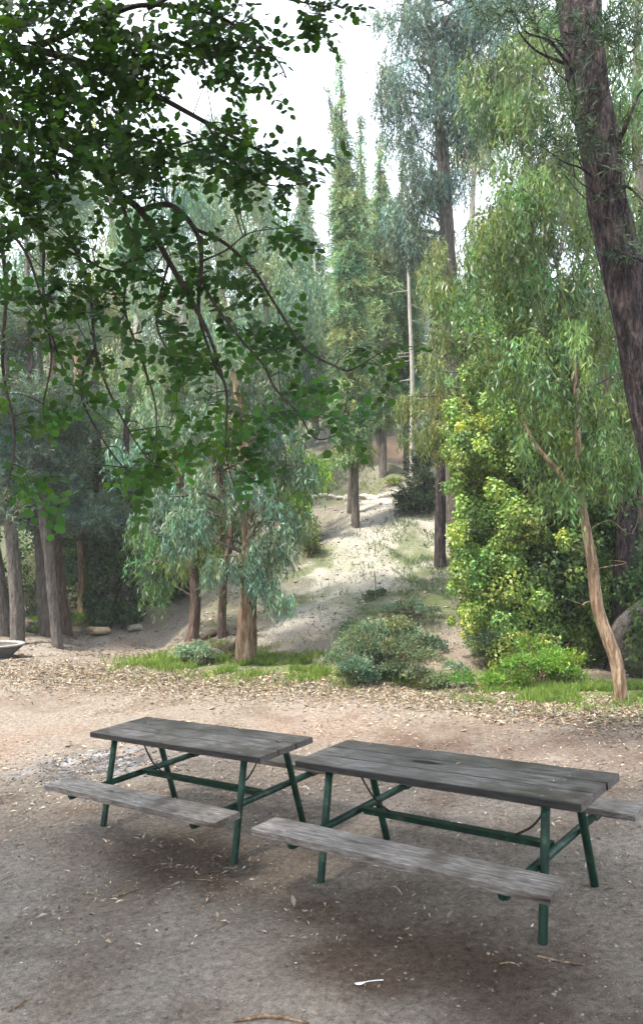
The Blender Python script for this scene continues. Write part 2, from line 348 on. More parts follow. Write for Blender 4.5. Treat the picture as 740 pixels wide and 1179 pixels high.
# ash of an old campfire
ash = at(118, 880); q = np.exp(-((GX-ash[0])/.75)**2-((GY-ash[1])/.55)**2); col = mixc(col, [.10, .10, .105], np.clip(q*1.3*(.75+2.2*n3+n2), 0, .9)); col = mixc(col, [.34, .34, .35], np.clip(q*sst(.1, .3, fbm(GX*6+3, GY*6))*1.2, 0, .8))
ny, nx = GX.shape; i = np.arange(ny-1)[:, None]*nx; j = np.arange(nx-1)[None]
F = np.stack([i+j, i+j+1, i+nx+j+1, i+nx+j], -1).reshape(-1, 4)
m, N, K, b = mat_base('soil')
a = N.new('ShaderNodeAttribute'); a.attribute_name = 'col'
tc = N.new('ShaderNodeTexCoord'); n_ = N.new('ShaderNodeTexNoise'); n_.inputs['Scale'].default_value = 22; n_.inputs['Detail'].default_value = 10; n_.inputs['Roughness'].default_value = .75
K.new(tc.outputs['Object'], n_.inputs['Vector']); r_ = ramp(N, [(.28, (.3, .28, .26)), (.45, (.82, .81, .80)), (.55, (1.05, 1.05, 1.05)), (.72, (1.65, 1.6, 1.5))]); K.new(n_.outputs['Fac'], r_.inputs[0])
n4 = N.new('ShaderNodeTexNoise'); n4.inputs['Scale'].default_value = 120; n4.inputs['Detail'].default_value = 5; K.new(tc.outputs['Object'], n4.inputs['Vector'])
r4 = ramp(N, [(.3, (.55, .55, .55)), (.5, (1, 1, 1)), (.66, (1.1, 1.1, 1.1)), (.76, (1.5, 1.47, 1.4))]); K.new(n4.outputs['Fac'], r4.inputs[0])
mu = N.new('ShaderNodeMix'); mu.data_type = 'RGBA'; mu.blend_type = 'MULTIPLY'; mu.inputs['Factor'].default_value = 1; K.new(a.outputs['Color'], mu.inputs['A']); K.new(r_.outputs[0], mu.inputs['B'])
mu2 = N.new('ShaderNodeMix'); mu2.data_type = 'RGBA'; mu2.blend_type = 'MULTIPLY'; mu2.inputs['Factor'].default_value = 1; K.new(mu.outputs['Result'], mu2.inputs['A']); K.new(r4.outputs[0], mu2.inputs['B']); K.new(mu2.outputs['Result'], b.inputs['Base Color'])
ad = N.new('ShaderNodeMath'); ad.operation = 'MULTIPLY_ADD'; ad.inputs[1].default_value = .35; K.new(n4.outputs['Fac'], ad.inputs[0]); K.new(n_.outputs['Fac'], ad.inputs[2])
bp = N.new('ShaderNodeBump'); bp.inputs['Strength'].default_value = 1; bp.inputs['Distance'].default_value = .045; K.new(ad.outputs[0], bp.inputs['Height']); K.new(bp.outputs[0], b.inputs['Normal'])
b.inputs['Roughness'].default_value = .95; b.inputs['Specular IOR Level'].default_value = .1
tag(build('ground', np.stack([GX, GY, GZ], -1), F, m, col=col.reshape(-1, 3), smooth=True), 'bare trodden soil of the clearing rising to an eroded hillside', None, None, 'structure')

# ------------------------------------------------------------------ haze
hb = bpy.data.meshes.new('haze'); bm = bmesh.new(); bmesh.ops.create_cube(bm, size=1); bm.to_mesh(hb); bm.free()
haze = bpy.data.objects.new('haze', hb); C.objects.link(haze); haze.scale = (1100, 800, 50); haze.location = (0, 335, 21)
tag(haze, 'thin pale haze hanging between the far trees', None, None, 'stuff')
m = bpy.data.materials.new('haze_air'); m.use_nodes = True; N = m.node_tree.nodes; N.clear(); om = N.new('ShaderNodeOutputMaterial'); pv = N.new('ShaderNodeVolumePrincipled')
pv.inputs['Color'].default_value = (.93, .97, 1, 1); pv.inputs['Density'].default_value = .0010; pv.inputs['Anisotropy'].default_value = .2; m.node_tree.links.new(pv.outputs[0], om.inputs['Volume']); hb.materials.append(m)

# ------------------------------------------------------------------ picnic tables
def wood_mat(name, stops, seams=False, charr=None):
    m, N, K, b = mat_base(name)
    tc = N.new('ShaderNodeTexCoord'); mp = N.new('ShaderNodeMapping'); mp.inputs['Scale'].default_value = (2.6, 15, 15)
    n = N.new('ShaderNodeTexNoise'); n.inputs['Scale'].default_value = 3.4; n.inputs['Detail'].default_value = 10; n.inputs['Roughness'].default_value = .7
    K.new(tc.outputs['Object'], mp.inputs[0]); K.new(mp.outputs[0], n.inputs['Vector']); r = ramp(N, stops); K.new(n.outputs['Fac'], r.inputs[0])
    n2 = N.new('ShaderNodeTexNoise'); n2.inputs['Scale'].default_value = 3.2; n2.inputs['Detail'].default_value = 7; K.new(tc.outputs['Object'], n2.inputs['Vector'])
    r2 = ramp(N, [(.35, (.55, .50, .46)), (.5, (1, 1, 1)), (.68, (1.35, 1.36, 1.4))]); K.new(n2.outputs['Fac'], r2.inputs[0])
    mu = N.new('ShaderNodeMix'); mu.data_type = 'RGBA'; mu.blend_type = 'MULTIPLY'; mu.inputs['Factor'].default_value = 1; K.new(r.outputs[0], mu.inputs['A']); K.new(r2.outputs[0], mu.inputs['B'])
    sx_ = N.new('ShaderNodeSeparateXYZ'); K.new(tc.outputs['Object'], sx_.inputs[0]); dv_ = N.new('ShaderNodeMath'); dv_.operation = 'MULTIPLY_ADD'; dv_.inputs[1].default_value = 1/.21; dv_.inputs[2].default_value = 11.488; K.new(sx_.outputs['Y'], dv_.inputs[0])
    fl_ = N.new('ShaderNodeMath'); fl_.operation = 'FLOOR'; K.new(dv_.outputs[0], fl_.inputs[0]); wn = N.new('ShaderNodeTexWhiteNoise'); wn.noise_dimensions = '1D'; K.new(fl_.outputs[0], wn.inputs['W'])
    mr_ = N.new('ShaderNodeMapRange'); mr_.inputs[3].default_value = .72; mr_.inputs[4].default_value = 1.3; K.new(wn.outputs['Value'], mr_.inputs[0])
    mpk = N.new('ShaderNodeMapping'); mpk.inputs['Scale'].default_value = (.6, 30, 30); K.new(tc.outputs['Object'], mpk.inputs[0]); n5_ = N.new('ShaderNodeTexNoise'); n5_.inputs['Scale'].default_value = 4; n5_.inputs['Detail'].default_value = 4; K.new(mpk.outputs[0], n5_.inputs['Vector'])
    ck = N.new('ShaderNodeMapRange'); ck.inputs[1].default_value = .36; ck.inputs[2].default_value = .44; ck.inputs[3].default_value = .25; ck.inputs[4].default_value = 1; K.new(n5_.outputs['Fac'], ck.inputs[0])
    mm_ = N.new('ShaderNodeMath'); mm_.operation = 'MULTIPLY'; K.new(mr_.outputs[0], mm_.inputs[0]); K.new(ck.outputs[0], mm_.inputs[1])
    mu9 = N.new('ShaderNodeMix'); mu9.data_type = 'RGBA'; mu9.blend_type = 'MULTIPLY'; mu9.inputs['Factor'].default_value = 1; K.new(mu.outputs['Result'], mu9.inputs['A']); K.new(mm_.outputs[0], mu9.inputs['B'])
    last = mu9.outputs['Result']
    if seams:   # grime along the plank edges
        fr_ = N.new('ShaderNodeMath'); fr_.operation = 'FRACT'; K.new(dv_.outputs[0], fr_.inputs[0]); pg_ = N.new('ShaderNodeMath'); pg_.operation = 'PINGPONG'; pg_.inputs[1].default_value = .5; K.new(fr_.outputs[0], pg_.inputs[0])
        jt = N.new('ShaderNodeMath'); jt.operation = 'MULTIPLY_ADD'; jt.inputs[1].default_value = .10; K.new(n2.outputs['Fac'], jt.inputs[0]); K.new(pg_.outputs[0], jt.inputs[2])
        sm = N.new('ShaderNodeMapRange'); sm.inputs[1].default_value = .075; sm.inputs[2].default_value = .125; sm.inputs[3].default_value = .16; sm.inputs[4].default_value = 1; K.new(jt.outputs[0], sm.inputs[0])
        mu8 = N.new('ShaderNodeMix'); mu8.data_type = 'RGBA'; mu8.blend_type = 'MULTIPLY'; mu8.inputs['Factor'].default_value = 1; K.new(last, mu8.inputs['A']); K.new(sm.outputs[0], mu8.inputs['B']); last = mu8.outputs['Result']
    if charr:
        mp2 = N.new('ShaderNodeMapping'); mp2.inputs['Location'].default_value = (-charr[0]/charr[2], -charr[1]/charr[3], 0); mp2.inputs['Scale'].default_value = (1/charr[2], 1/charr[3], 0)
        gr2 = N.new('ShaderNodeVectorMath'); gr2.operation = 'LENGTH'; K.new(tc.outputs['Object'], mp2.inputs[0]); K.new(mp2.outputs[0], gr2.inputs[0])
        ad = N.new('ShaderNodeMath'); K.new(gr2.outputs['Value'], ad.inputs[0]); K.new(n2.outputs['Fac'], ad.inputs[1])
        mr = N.new('ShaderNodeMapRange'); mr.inputs[1].default_value = 1.1; mr.inputs[2].default_value = 1.5; mr.inputs[3].default_value = .92; mr.inputs[4].default_value = 0; K.new(ad.outputs[0], mr.inputs[0])
        m3 = N.new('ShaderNodeMix'); m3.data_type = 'RGBA'; m3.inputs['B'].default_value = (.012, .011, .011, 1); K.new(mr.outputs[0], m3.inputs['Factor']); K.new(last, m3.inputs['A']); last = m3.outputs['Result']
        sp_ = N.new('ShaderNodeMath'); sp_.operation = 'MULTIPLY_ADD'; sp_.inputs[1].default_value = -.5; sp_.inputs[2].default_value = .5; K.new(mr.outputs[0], sp_.inputs[0]); K.new(sp_.outputs[0], b.inputs['Specular IOR Level'])
    K.new(last, b.inputs['Base Color'])
    bp = N.new('ShaderNodeBump'); bp.inputs['Strength'].default_value = .5; bp.inputs['Distance'].default_value = .008; K.new(n.outputs['Fac'], bp.inputs['Height']); K.new(bp.outputs[0], b.inputs['Normal'])
    rr = N.new('ShaderNodeMapRange'); rr.inputs[3].default_value = .22; rr.inputs[4].default_value = .5; K.new(n2.outputs['Fac'], rr.inputs[0]); K.new(rr.outputs[0], b.inputs['Roughness'])
    return m
TOPS = [(.3, (.016, .012, .010)), (.5, (.088, .073, .066)), (.64, (.15, .138, .135)), (.8, (.22, .215, .225))]
M['top'] = wood_mat('dark_weathered_planks', TOPS, True); M['topburnt'] = wood_mat('dark_planks_with_burn', TOPS, True, charr=(-.16, .03, .15, .045))
M['bench'] = wood_mat('grey_bench_plank', [(.3, (.035, .025, .019)), (.5, (.14, .118, .102)), (.7, (.28, .25, .23))])
m, N, K, b = mat_base('green_paint'); tc = N.new('ShaderNodeTexCoord'); n = N.new('ShaderNodeTexNoise'); n.inputs['Scale'].default_value = 9; n.inputs['Detail'].default_value = 8; n.inputs['Roughness'].default_value = .7
K.new(tc.outputs['Object'], n.inputs['Vector']); r = ramp(N, [(.3, (.002, .006, .004)), (.5, (.003, .024, .013)), (.59, (.005, .044, .025)), (.64, (.075, .065, .05)), (.72, (.035, .017, .01))]); K.new(n.outputs['Fac'], r.inputs[0]); K.new(r.outputs[0], b.inputs['Base Color'])
b.inputs['Roughness'].default_value = .45; b.inputs['Specular IOR Level'].default_value = .28; bp = N.new('ShaderNodeBump'); bp.inputs['Strength'].default_value = .25; bp.inputs['Distance'].default_value = .01; K.new(n.outputs['Fac'], bp.inputs['Height']); K.new(bp.outputs[0], b.inputs['Normal']); M['green'] = m
m, N, K, b = mat_base('rusty_steel'); b.inputs['Base Color'].default_value = (.16, .15, .145, 1); b.inputs['Metallic'].default_value = .6; b.inputs['Roughness'].default_value = .45; M['steel'] = m
def plank_bm(bm, x0, x1, y0, y1, z0, z1, wob=.003, seed=0):
    """a plank with slightly uneven worn edges"""
    r = np.random.default_rng(seed); n = 22; rows = []
    for k, x in enumerate(np.linspace(x0, x1, n)):
        e = r.normal(0, wob*.6, 4); zz = r.normal(0, wob*.3)
        c = .003
        prof = [(y0+e[0]*.5, z0), (y1+e[1]*.5, z0), (y1+e[1]*.5, z1-c+zz), (y1-c+e[1]*.5, z1+zz), (y0+c+e[0]*.5, z1+zz), (y0+e[0]*.5, z1-c+zz)]
        rows.append([bm.verts.new((x, yy, z)) for yy, z in prof])
    for a, b_ in zip(rows[:-1], rows[1:]):
        for q in range(6): bm.faces.new((a[q], a[(q+1) % 6], b_[(q+1) % 6], b_[q]))
    bm.faces.new(rows[0][::-1]); bm.faces.new(rows[-1])
def bmobj(name, bm, m, parent, bevel=None):
    bmesh.ops.recalc_face_normals(bm, faces=bm.faces); me = bpy.data.meshes.new(name); bm.to_mesh(me); bm.free(); me.materials.append(m)
    o = bpy.data.objects.new(name, me); C.objects.link(o); o.parent = parent
    return o
def rod(name, pts, r, m, parent, seg=12, sub=4):
    V, l, s = tube(pts, [r]*len(pts), seg=seg, sub=sub); o = build(name, V, None, m, None, smooth=True, loops=l, starts=s); o.parent = parent; return o
def box_bm(bm, x0, x1, y0, y1, z0, z1):
    v = [bm.verts.new((x, y, z)) for x in (x0, x1) for y in (y0, y1) for z in (z0, z1)]
    for f in ((0, 1, 3, 2), (4, 6, 7, 5), (0, 4, 5, 1), (2, 3, 7, 6), (0, 2, 6, 4), (1, 5, 7, 3)): bm.faces.new([v[k] for k in f])
def picnic_table(x0, y0, yaw, Ln, li, label, tm, sd):
    # ground plane tilts up to the right by TILT: the frame of the table stands on it
    t = thing('picnic_table', label, 'picnic table', (0, 0, 0), 'green framed picnic tables in the clearing')
    z0 = float(tz0(x0, y0))
    t.matrix_world = Matrix.Translation((x0, y0, z0))@Matrix.Rotation(-math.atan(TILT), 4, 'Y')@Matrix.Rotation(yaw, 4, 'Z')
    l = Ln/2; Wt = .625; bo, bw, so, st = .54, .245, .40, .225; H = .75; hb_ = .432
    bm = bmesh.new(); pw = (Wt-.010)/3
    for k in range(3): plank_bm(bm, -l+rng.uniform(-.004, .004), l+rng.uniform(-.004, .004), -Wt/2+k*(pw+.005), -Wt/2+k*(pw+.005)+pw, H-.045, H, seed=sd+k)
    tp = bmobj('tabletop', bm, tm, t)
    bm = bmesh.new()
    for sx in (-1, 1):
        for k in range(3):
            for q in (-.3, .3):
                y_ = -Wt/2+k*(pw+.005)+pw*(.5+q); x_ = sx*(l-li)
                bmesh.ops.create_uvsphere(bm, u_segments=8, v_segments=5, radius=.009, matrix=Matrix.Translation((x_, y_, H))@Matrix.Diagonal((1, 1, .5, 1)))
    bmobj('bolt', bm, M['steel'], tp).name = 'bolts'
    for s in (-1, 1):
        bm = bmesh.new(); a_, c_ = (bo, bo+bw) if s > 0 else (-bo-bw, -bo)
        plank_bm(bm, -l+.0, l, a_, c_, hb_-.045, hb_, seed=sd+10+s); so_ = bmobj('seat', bm, M['bench'], t)
        bm = bmesh.new()
        for sx in (-1, 1):
            for q in (.25, .75):
                bmesh.ops.create_uvsphere(bm, u_segments=8, v_segments=5, radius=.009, matrix=Matrix.Translation((sx*(l-li-.02), a_+bw*q, hb_))@Matrix.Diagonal((1, 1, .5, 1)))
        bmobj('bolts', bm, M['steel'], so_)
    for sx in (-1, 1):
        xl = sx*(l-li)
        for s in (-1, 1):
            o = rod('leg', [(xl, s*so*1.02, -.06), (xl, s*so, 0), (xl, s*st, H-.046)], .0265, M['green'], t)
        xc = xl-sx*.052
        rod('crossbeam', [(xc, -bo-bw+.045, hb_-.075), (xc, -.3, hb_-.075), (xc, .3, hb_-.075), (xc, bo+bw-.045, hb_-.075)], .026, M['green'], t)
        for s in (-1, 1):   # steel angle under each bench plank
            bm = bmesh.new(); y_ = s*(bo+bw/2); box_bm(bm, xc-.03, xc+.03, y_-.09, y_+.09, hb_-.053, hb_-.046); box_bm(bm, xc+.024, xc+.0295, y_-.085, y_+.085, hb_-.095, hb_-.054); bmobj('bracket', bm, M['green'], t)
        bm = bmesh.new(); box_bm(bm, xl-.03, xl+.03, -Wt/2+.03, Wt/2-.03, H-.053, H-.0455); bmobj('top_bearer', bm, M['green'], t)
        rod('brace', [(xl-sx*.05, .01, H-.055), (xl-sx*.10, .005, H-.16), (xl-sx*.2, 0, H-.29), (xl-sx*.32, 0, hb_-.045)], .007, M['steel'] if 0 else M['darkbark'], t, seg=6)
    bm = bmesh.new(); xa = l-li-.08; box_bm(bm, -xa, xa, -.028, .028, hb_-.052, hb_-.046); box_bm(bm, -xa, xa, .0225, .0278, hb_-.105, hb_-.0525); bmobj('stretcher', bm, M['green'], t)
    return t
R_ = math.atan(TILT)
TR = picnic_table(.857, 5.347, -.672, 2.046, .238, 'longer nearer picnic table with a black burn mark on its top', M['topburnt'], 1)
TL = picnic_table(-.990, 6.751, -.662, 1.988, .229, 'farther picnic table on the left with dry leaves on its top', M['top'], 30)
def on_table(T, px, py, z=.7535):
    """world point on a table's top under a pixel"""
    Mi = T.matrix_world.inverted(); o = Mi@Vector((0, 0, CZ)); r = Mi.to_3x3()@Vector(ray(px, py)); k = (z-o.z)/r.z
    return T.matrix_world@(o+r*k)
bpy.context.view_layer.update()

# ------------------------------------------------------------------ trees
def up(px_list, Y0, dY=0): return [pt(px, py, Y0+dY*k) for k, (px, py) in enumerate(px_list)]
def on_ground(px, py): return at(px, py)
# main gum with peeling bark
g = on_ground(283, 764); Y = g[1]
tp = [g]+up([(284, 700), (286, 640), (284, 580), (282, 530), (276, 470), (268, 410), (262, 360), (255, 330)], Y, .05)
bl = cluster(205, 590, 42, 34, 12, 16, Y-.4, .7)+cluster(255, 555, 45, 25, 8, 17, Y, .8)+cluster(312, 600, 30, 45, 13, 16, Y-.3, .9)+cluster(322, 655, 18, 30, 7, 13, Y-.2, .6)+cluster(245, 655, 26, 14, 5, 12, Y-.6, .3)+cluster(283, 655, 22, 22, 6, 12, Y-.5, .4)+cluster(180, 575, 22, 18, 4, 14, Y, .5)\
   +cluster(320, 520, 40, 40, 9, 20, Y+.5, 1)+cluster(255, 420, 75, 80, 22, 24, Y+.6, 1.6)+cluster(310, 330, 55, 70, 14, 24, Y+1, 1.6)+cluster(210, 270, 70, 70, 15, 25, Y+1.2, 1.6)+cluster(190, 500, 50, 40, 8, 20, Y+1, 1)
make_tree('gum_tree', 'thick gum tree with peeling orange-brown bark and drooping blue-green foliage beside the slope', 'gum tree', tp, [.175, .16, .14, .125, .11, .09, .06, .035, .015], M['peel'], bl, 'euc', M['euc_blue'], 1.25, nlimb=10, limb_r=.045, limb_bark=M['pinebark'], rough=.28, flare=.35, seg=20)
# smaller gums behind it
g = on_ground(221, 737); Y = g[1]
make_tree('gum_tree', 'slim dark gum leaning left of the peeling gum, green weeping foliage', 'gum tree', [g]+up([(225, 690), (220, 640), (213, 590), (205, 500), (215, 400)], Y), [.13, .11, .10, .08, .06, .03], M['redbark'],
    cluster(215, 625, 32, 25, 7, 15, Y, .8)+cluster(170, 640, 25, 40, 7, 15, Y+.6, .6)+cluster(200, 480, 50, 60, 12, 20, Y+.5, 1), 'euc', M['euc_green'], 1.1, nlimb=6, limb_r=.04)
g = on_ground(255, 733); Y = g[1]
make_tree('gum_tree', 'thin bare-stemmed gum standing just behind the peeling gum', 'gum tree', [g]+up([(256, 700), (258, 660), (266, 610), (250, 540), (240, 470)], Y), [.09, .085, .075, .06, .045, .02], M['redbark'],
    cluster(262, 625, 28, 22, 6, 14, Y, .7)+cluster(250, 520, 45, 60, 10, 20, Y+.4, 1), 'euc', M['euc_olive'], 1.1, nlimb=5, limb_r=.03)
g = at(338, 640)+np.array([0, 1.0, 0]); g[2] = tz(g[0], g[1]); Y = g[1]
make_tree('pepper_tree', 'bright green drooping tree on the left edge of the slope', 'tree', [g]+up([(340, 600), (345, 540), (345, 480)], Y), [.08, .07, .05, .03], M['gum'],
    cluster(345, 545, 25, 35, 12, 15, Y, .8)+cluster(352, 600, 15, 20, 5, 11, Y, .4), 'euc', M['fresh'], 1.2, nlimb=5, limb_r=.03)
# pines on the left
def pine(label, base, line, rad, bark, blobs, cov=1.1, m_='pine', Lb=None, nl=8):
    g = on_ground(*base); Y = g[1]
    return make_tree('pine_tree', label, 'pine tree', [g]+up(line, Y), rad, M[bark], [b for f in blobs for b in cluster(*f[:5], f[5], Y+f[6], f[7])], 'needle', M[m_], cov, group='pines on the left of the clearing', nlimb=nl, limb_r=.035, Lb=Lb, rough=.22, flare=.3)
pine('front pine of the left group, grey trunk leaning left', (66, 744), [(62, 700), (56, 640), (49, 585), (40, 500), (34, 380), (30, 240)], [.125, .12, .115, .11, .09, .06, .03], 'pinebark', [(40, 540, 60, 25, 14, 16, 0, .8), (95, 590, 30, 28, 12, 13, .3, .5), (25, 600, 26, 20, 7, 12, .8, .4), (30, 470, 70, 30, 14, 18, 0, 1), (30, 380, 70, 50, 14, 20, 0, 1), (30, 260, 60, 60, 12, 20, 0, 1)])
pine('broad grey pine trunk at the left edge above the stone bowl', (20, 740), [(20, 700), (16, 650), (13, 600), (10, 500), (5, 350)], [.17, .16, .15, .14, .10, .05], 'pinebark', [(10, 570, 30, 25, 10, 15, -.3, .5), (15, 520, 40, 30, 9, 17, 0, 1), (0, 420, 50, 60, 10, 20, 0, 1)])
pine('reddish pine trunk directly behind the front pine', (74, 729), [(70, 690), (66, 640), (60, 580), (62, 480), (60, 300)], [.19, .17, .15, .13, .1, .05], 'redbark', [(80, 560, 50, 30, 12, 18, 0, 1), (125, 600, 30, 25, 9, 14, .3, .5), (60, 610, 25, 20, 6, 12, .4, .4), (90, 480, 50, 40, 12, 20, 0, 1)], 1.0)
pine('pale grey pine trunk seen left of the front pine', (52, 732), [(50, 690), (47, 640), (44, 580), (48, 480), (44, 330)], [.16, .15, .14, .12, .08, .04], 'pinebark', [(45, 500, 60, 50, 12, 20, .5, 1)])
pine('dark pine trunk cut by the left edge of the picture', (3, 731), [(-2, 690), (-8, 640), (-14, 560), (-20, 400)], [.24, .22, .2, .15, .08], 'pinebark', [(-5, 590, 30, 20, 6, 18, 0, 1)])
# ivy wrapped trunks
def ivy_tree(label, base, line, rad, cols, mt, cov, bark='darkbark', extra=None, grp=None, Lb=None):
    g = on_ground(*base); Y = g[1]
    bl = [b for f in cols for b in cluster(*f[:5], f[5], Y+f[6], f[7])]
    t = make_tree('ivy_covered_tree', label, 'ivy tree', [g]+up(line, Y), rad, M[bark], bl, 'ivy', M[mt], cov, group=grp, nlimb=5, limb_r=.05, Lb=Lb, crown_name='ivy')
    return t
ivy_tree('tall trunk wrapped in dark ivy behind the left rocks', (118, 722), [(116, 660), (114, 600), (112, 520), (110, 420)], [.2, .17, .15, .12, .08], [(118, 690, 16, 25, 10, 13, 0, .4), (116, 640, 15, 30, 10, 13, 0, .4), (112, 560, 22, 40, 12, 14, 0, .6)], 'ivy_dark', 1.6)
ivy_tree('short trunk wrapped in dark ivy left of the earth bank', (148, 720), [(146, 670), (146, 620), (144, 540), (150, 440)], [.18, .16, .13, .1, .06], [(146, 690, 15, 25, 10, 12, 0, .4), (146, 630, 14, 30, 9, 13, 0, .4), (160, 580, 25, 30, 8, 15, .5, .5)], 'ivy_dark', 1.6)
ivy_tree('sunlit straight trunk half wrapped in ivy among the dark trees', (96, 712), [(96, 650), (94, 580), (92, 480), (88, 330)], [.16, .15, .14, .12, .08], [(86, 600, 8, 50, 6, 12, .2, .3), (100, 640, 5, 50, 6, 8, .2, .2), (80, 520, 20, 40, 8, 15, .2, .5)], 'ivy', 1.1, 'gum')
# the big ivy mass on the right
g = on_ground(606, 770); Y = g[1]
cols = []
for (cx_, y0_, y1_, rr_) in ((545, 430, 700, 17), (568, 410, 745, 18), (592, 420, 755, 18), (616, 450, 760, 18), (640, 470, 762, 18), (662, 500, 765, 17), (660, 640, 775, 15), (625, 650, 778, 15), (585, 660, 775, 15), (550, 640, 750, 14), (682, 560, 770, 15), (533, 470, 670, 13)):
    for yy in np.arange(y0_, y1_, rr_*.72): cols.append((cx_+rng.uniform(-8, 8), yy, 5, 6, 1, rr_, rng.uniform(-.55, .4)+(.010*abs(cx_-600)), .15))
bl = [b for f in cols for b in cluster(*f[:5], f[5], Y+f[6], f[7])]+cluster(600, 590, 88, 160, 46, 10, Y-.55, .4)+cluster(535, 560, 12, 110, 14, 8, Y, .3)+cluster(575, 395, 40, 26, 9, 14, Y+.3, .5)+cluster(625, 420, 40, 26, 8, 14, Y+.3, .5)+cluster(530, 690, 14, 40, 6, 7, Y, .3)
make_tree('ivy_covered_tree', 'huge curtain of sunlit ivy smothering a tree right of the slope', 'ivy tree', [g]+up([(608, 700), (605, 600), (598, 500), (590, 400), (585, 300)], Y+.3), [.3, .28, .24, .2, .14, .08], M['darkbark'], bl, 'ivy', M['ivy'], 2.0, nlimb=10, limb_r=.07, crown_name='ivy', Lb=.058)
ivy_tree('dark ivy clad trunk in the shade at the right edge', (722, 772), [(722, 700), (720, 620), (718, 540), (716, 440)], [.26, .24, .2, .16, .1], [(700, 600, 25, 30, 10, 17, .4, .6), (725, 640, 14, 20, 6, 12, .4, .4)], 'ivy_dark', 1.2)
# right hand gum with thin leaning stem
g = on_ground(716, 808); Y = g[1]
tp = [g]+up([(710, 765), (700, 735), (688, 700), (681, 650), (672, 600), (667, 560), (664, 500), (662, 450), (658, 400), (650, 350), (640, 310)], Y, .03)
reg = [(650, 470, 85, 60, 30, 19, .2, 1.0), (615, 385, 60, 65, 24, 20, .6, 1.1), (560, 300, 60, 60, 22, 21, .8, 1.2), (620, 270, 70, 80, 28, 21, .8, 1.2), (600, 170, 70, 70, 24, 22, 1.0, 1.3), (690, 330, 50, 60, 12, 20, 1.0, 1.0), (570, 110, 55, 50, 14, 22, 1.8, 1.0), (650, 60, 60, 60, 18, 22, 2.0, 1.2), (720, 120, 30, 60, 10, 20, 1.8, 1), (700, 520, 40, 50, 14, 18, .5, .8), (640, 545, 40, 20, 6, 14, 0, .5), (720, 450, 30, 50, 8, 18, .8, .8)]
bl = [b for f in reg for b in cluster(*f[:5], f[5], Y+f[6], f[7])]
t = make_tree('gum_tree', 'tall gum with a thin leaning tan stem and bright green weeping crown on the right', 'gum tree', tp, [.078, .076, .08, .07, .065, .055, .05, .04, .032, .022, .014, .008], M['gum'], bl, 'euc', M['euc_green'], 1.0, nlimb=12, limb_r=.03, rough=.3, flare=.3, seg=16, Lb=.12, limb_bark=M['pinebark'])
tube_obj('branch', up([(667, 572), (655, 560), (640, 540), (622, 520), (612, 505), (600, 480)], Y), [.045, .04, .034, .028, .022, .01], M['gum'], t, seg=8, sub=5, rough=.1)
for (px_, py_, s_) in ((674, 612, 1), (683, 655, .6), (686, 690, -.5)):   # dead twigs
    a0 = pt(px_, py_, Y); tube_obj('dead_twig', [a0, a0+s_*np.array([.2, -.1, .08])+rng.normal(0, .05, 3), a0+s_*np.array([.4, -.2, .12])+rng.normal(0, .1, 3), a0+s_*np.array([.6, -.3, .25])+rng.normal(0, .14, 3)], [.007, .005, .003, .0015], M['gum'], t, seg=5, sub=4)
# olive hanging gum nearer the slope
g = on_ground(560, 752); g[1] += 2.5; g[2] = tz(g[0], g[1]); Y = g[1]
make_tree('gum_tree', 'gum with olive leaves hanging over the right side of the slope', 'gum tree', [g]+up([(560, 600), (555, 500), (545, 440), (530, 360), (515, 300)], Y), [.16, .13, .1, .08, .06, .03], M['pinebark'],
    cluster(490, 480, 34, 38, 14, 15, Y, 1)+cluster(520, 420, 30, 40, 9, 16, Y, 1)+cluster(520, 500, 25, 20, 5, 14, Y, 1)+cluster(510, 330, 22, 70, 9, 16, Y, 1), 'euc', M['euc_olive'], 1.1, nlimb=10, limb_r=.06)
# tall feathery tree top right
g = at(506, 654); g = np.array([g[0]+.9, g[1]+1.5, 0]); g[2] = tz(g[0], g[1]); Y = g[1]
make_tree('she_oak', 'tall feathery grey-green tree hanging over the gap of sky', 'tree', [g]+up([(520, 560), (520, 430), (515, 280), (505, 120), (490, 0), (485, -120)], Y), [.3, .27, .24, .2, .15, .1, .04], M['pinebark'],
    cluster(500, 110, 50, 120, 46, 22, Y, 1.8)+cluster(560, 60, 50, 90, 24, 24, Y, 1.8)+cluster(455, 130, 22, 60, 10, 15, Y, 1)+cluster(480, 250, 30, 50, 14, 19, Y, 1.2)+cluster(440, 20, 12, 30, 4, 12, Y, 1)+cluster(505, 5, 60, 45, 16, 22, Y, 1.2)+cluster(630, 50, 40, 60, 12, 24, Y, 1), 'euc', M['pine'], .85, nlimb=22, limb_r=.07, Lb=.2)
# near dark conifer leaning over the right edge
Yc = 7.4
tp = [np.array([pt(846, 600, Yc)[0], Yc, float(tz(pt(846, 600, Yc)[0], Yc))])]+up([(822, 760), (795, 640), (768, 545), (744, 440), (718, 320), (694, 210), (675, 100), (665, 0), (655, -150)], Yc)
bl = cluster(640, 165, 22, 20, 5, 14, Yc-.5, .3)+cluster(662, 120, 20, 20, 4, 12, Yc-.5, .3)+cluster(715, 60, 30, 50, 12, 16, Yc-.3, .5)+cluster(600, 20, 40, 25, 8, 15, Yc-.4, .4)+cluster(725, 200, 22, 50, 7, 13, Yc-.4, .4)+cluster(700, 150, 20, 20, 3, 12, Yc-.5, .2)+cluster(735, 290, 10, 30, 3, 12, Yc-.4, .2)
t = make_tree('conifer', 'big dark furrowed conifer trunk leaning across the top right corner', 'conifer', tp, [.21, .20, .195, .19, .187, .178, .172, .175, .175, .16], M['darkbark'], bl, 'needle', M['conifer'], .9, nlimb=5, limb_r=.018, Lb=.11, rough=.3, flare=.3, seg=26)
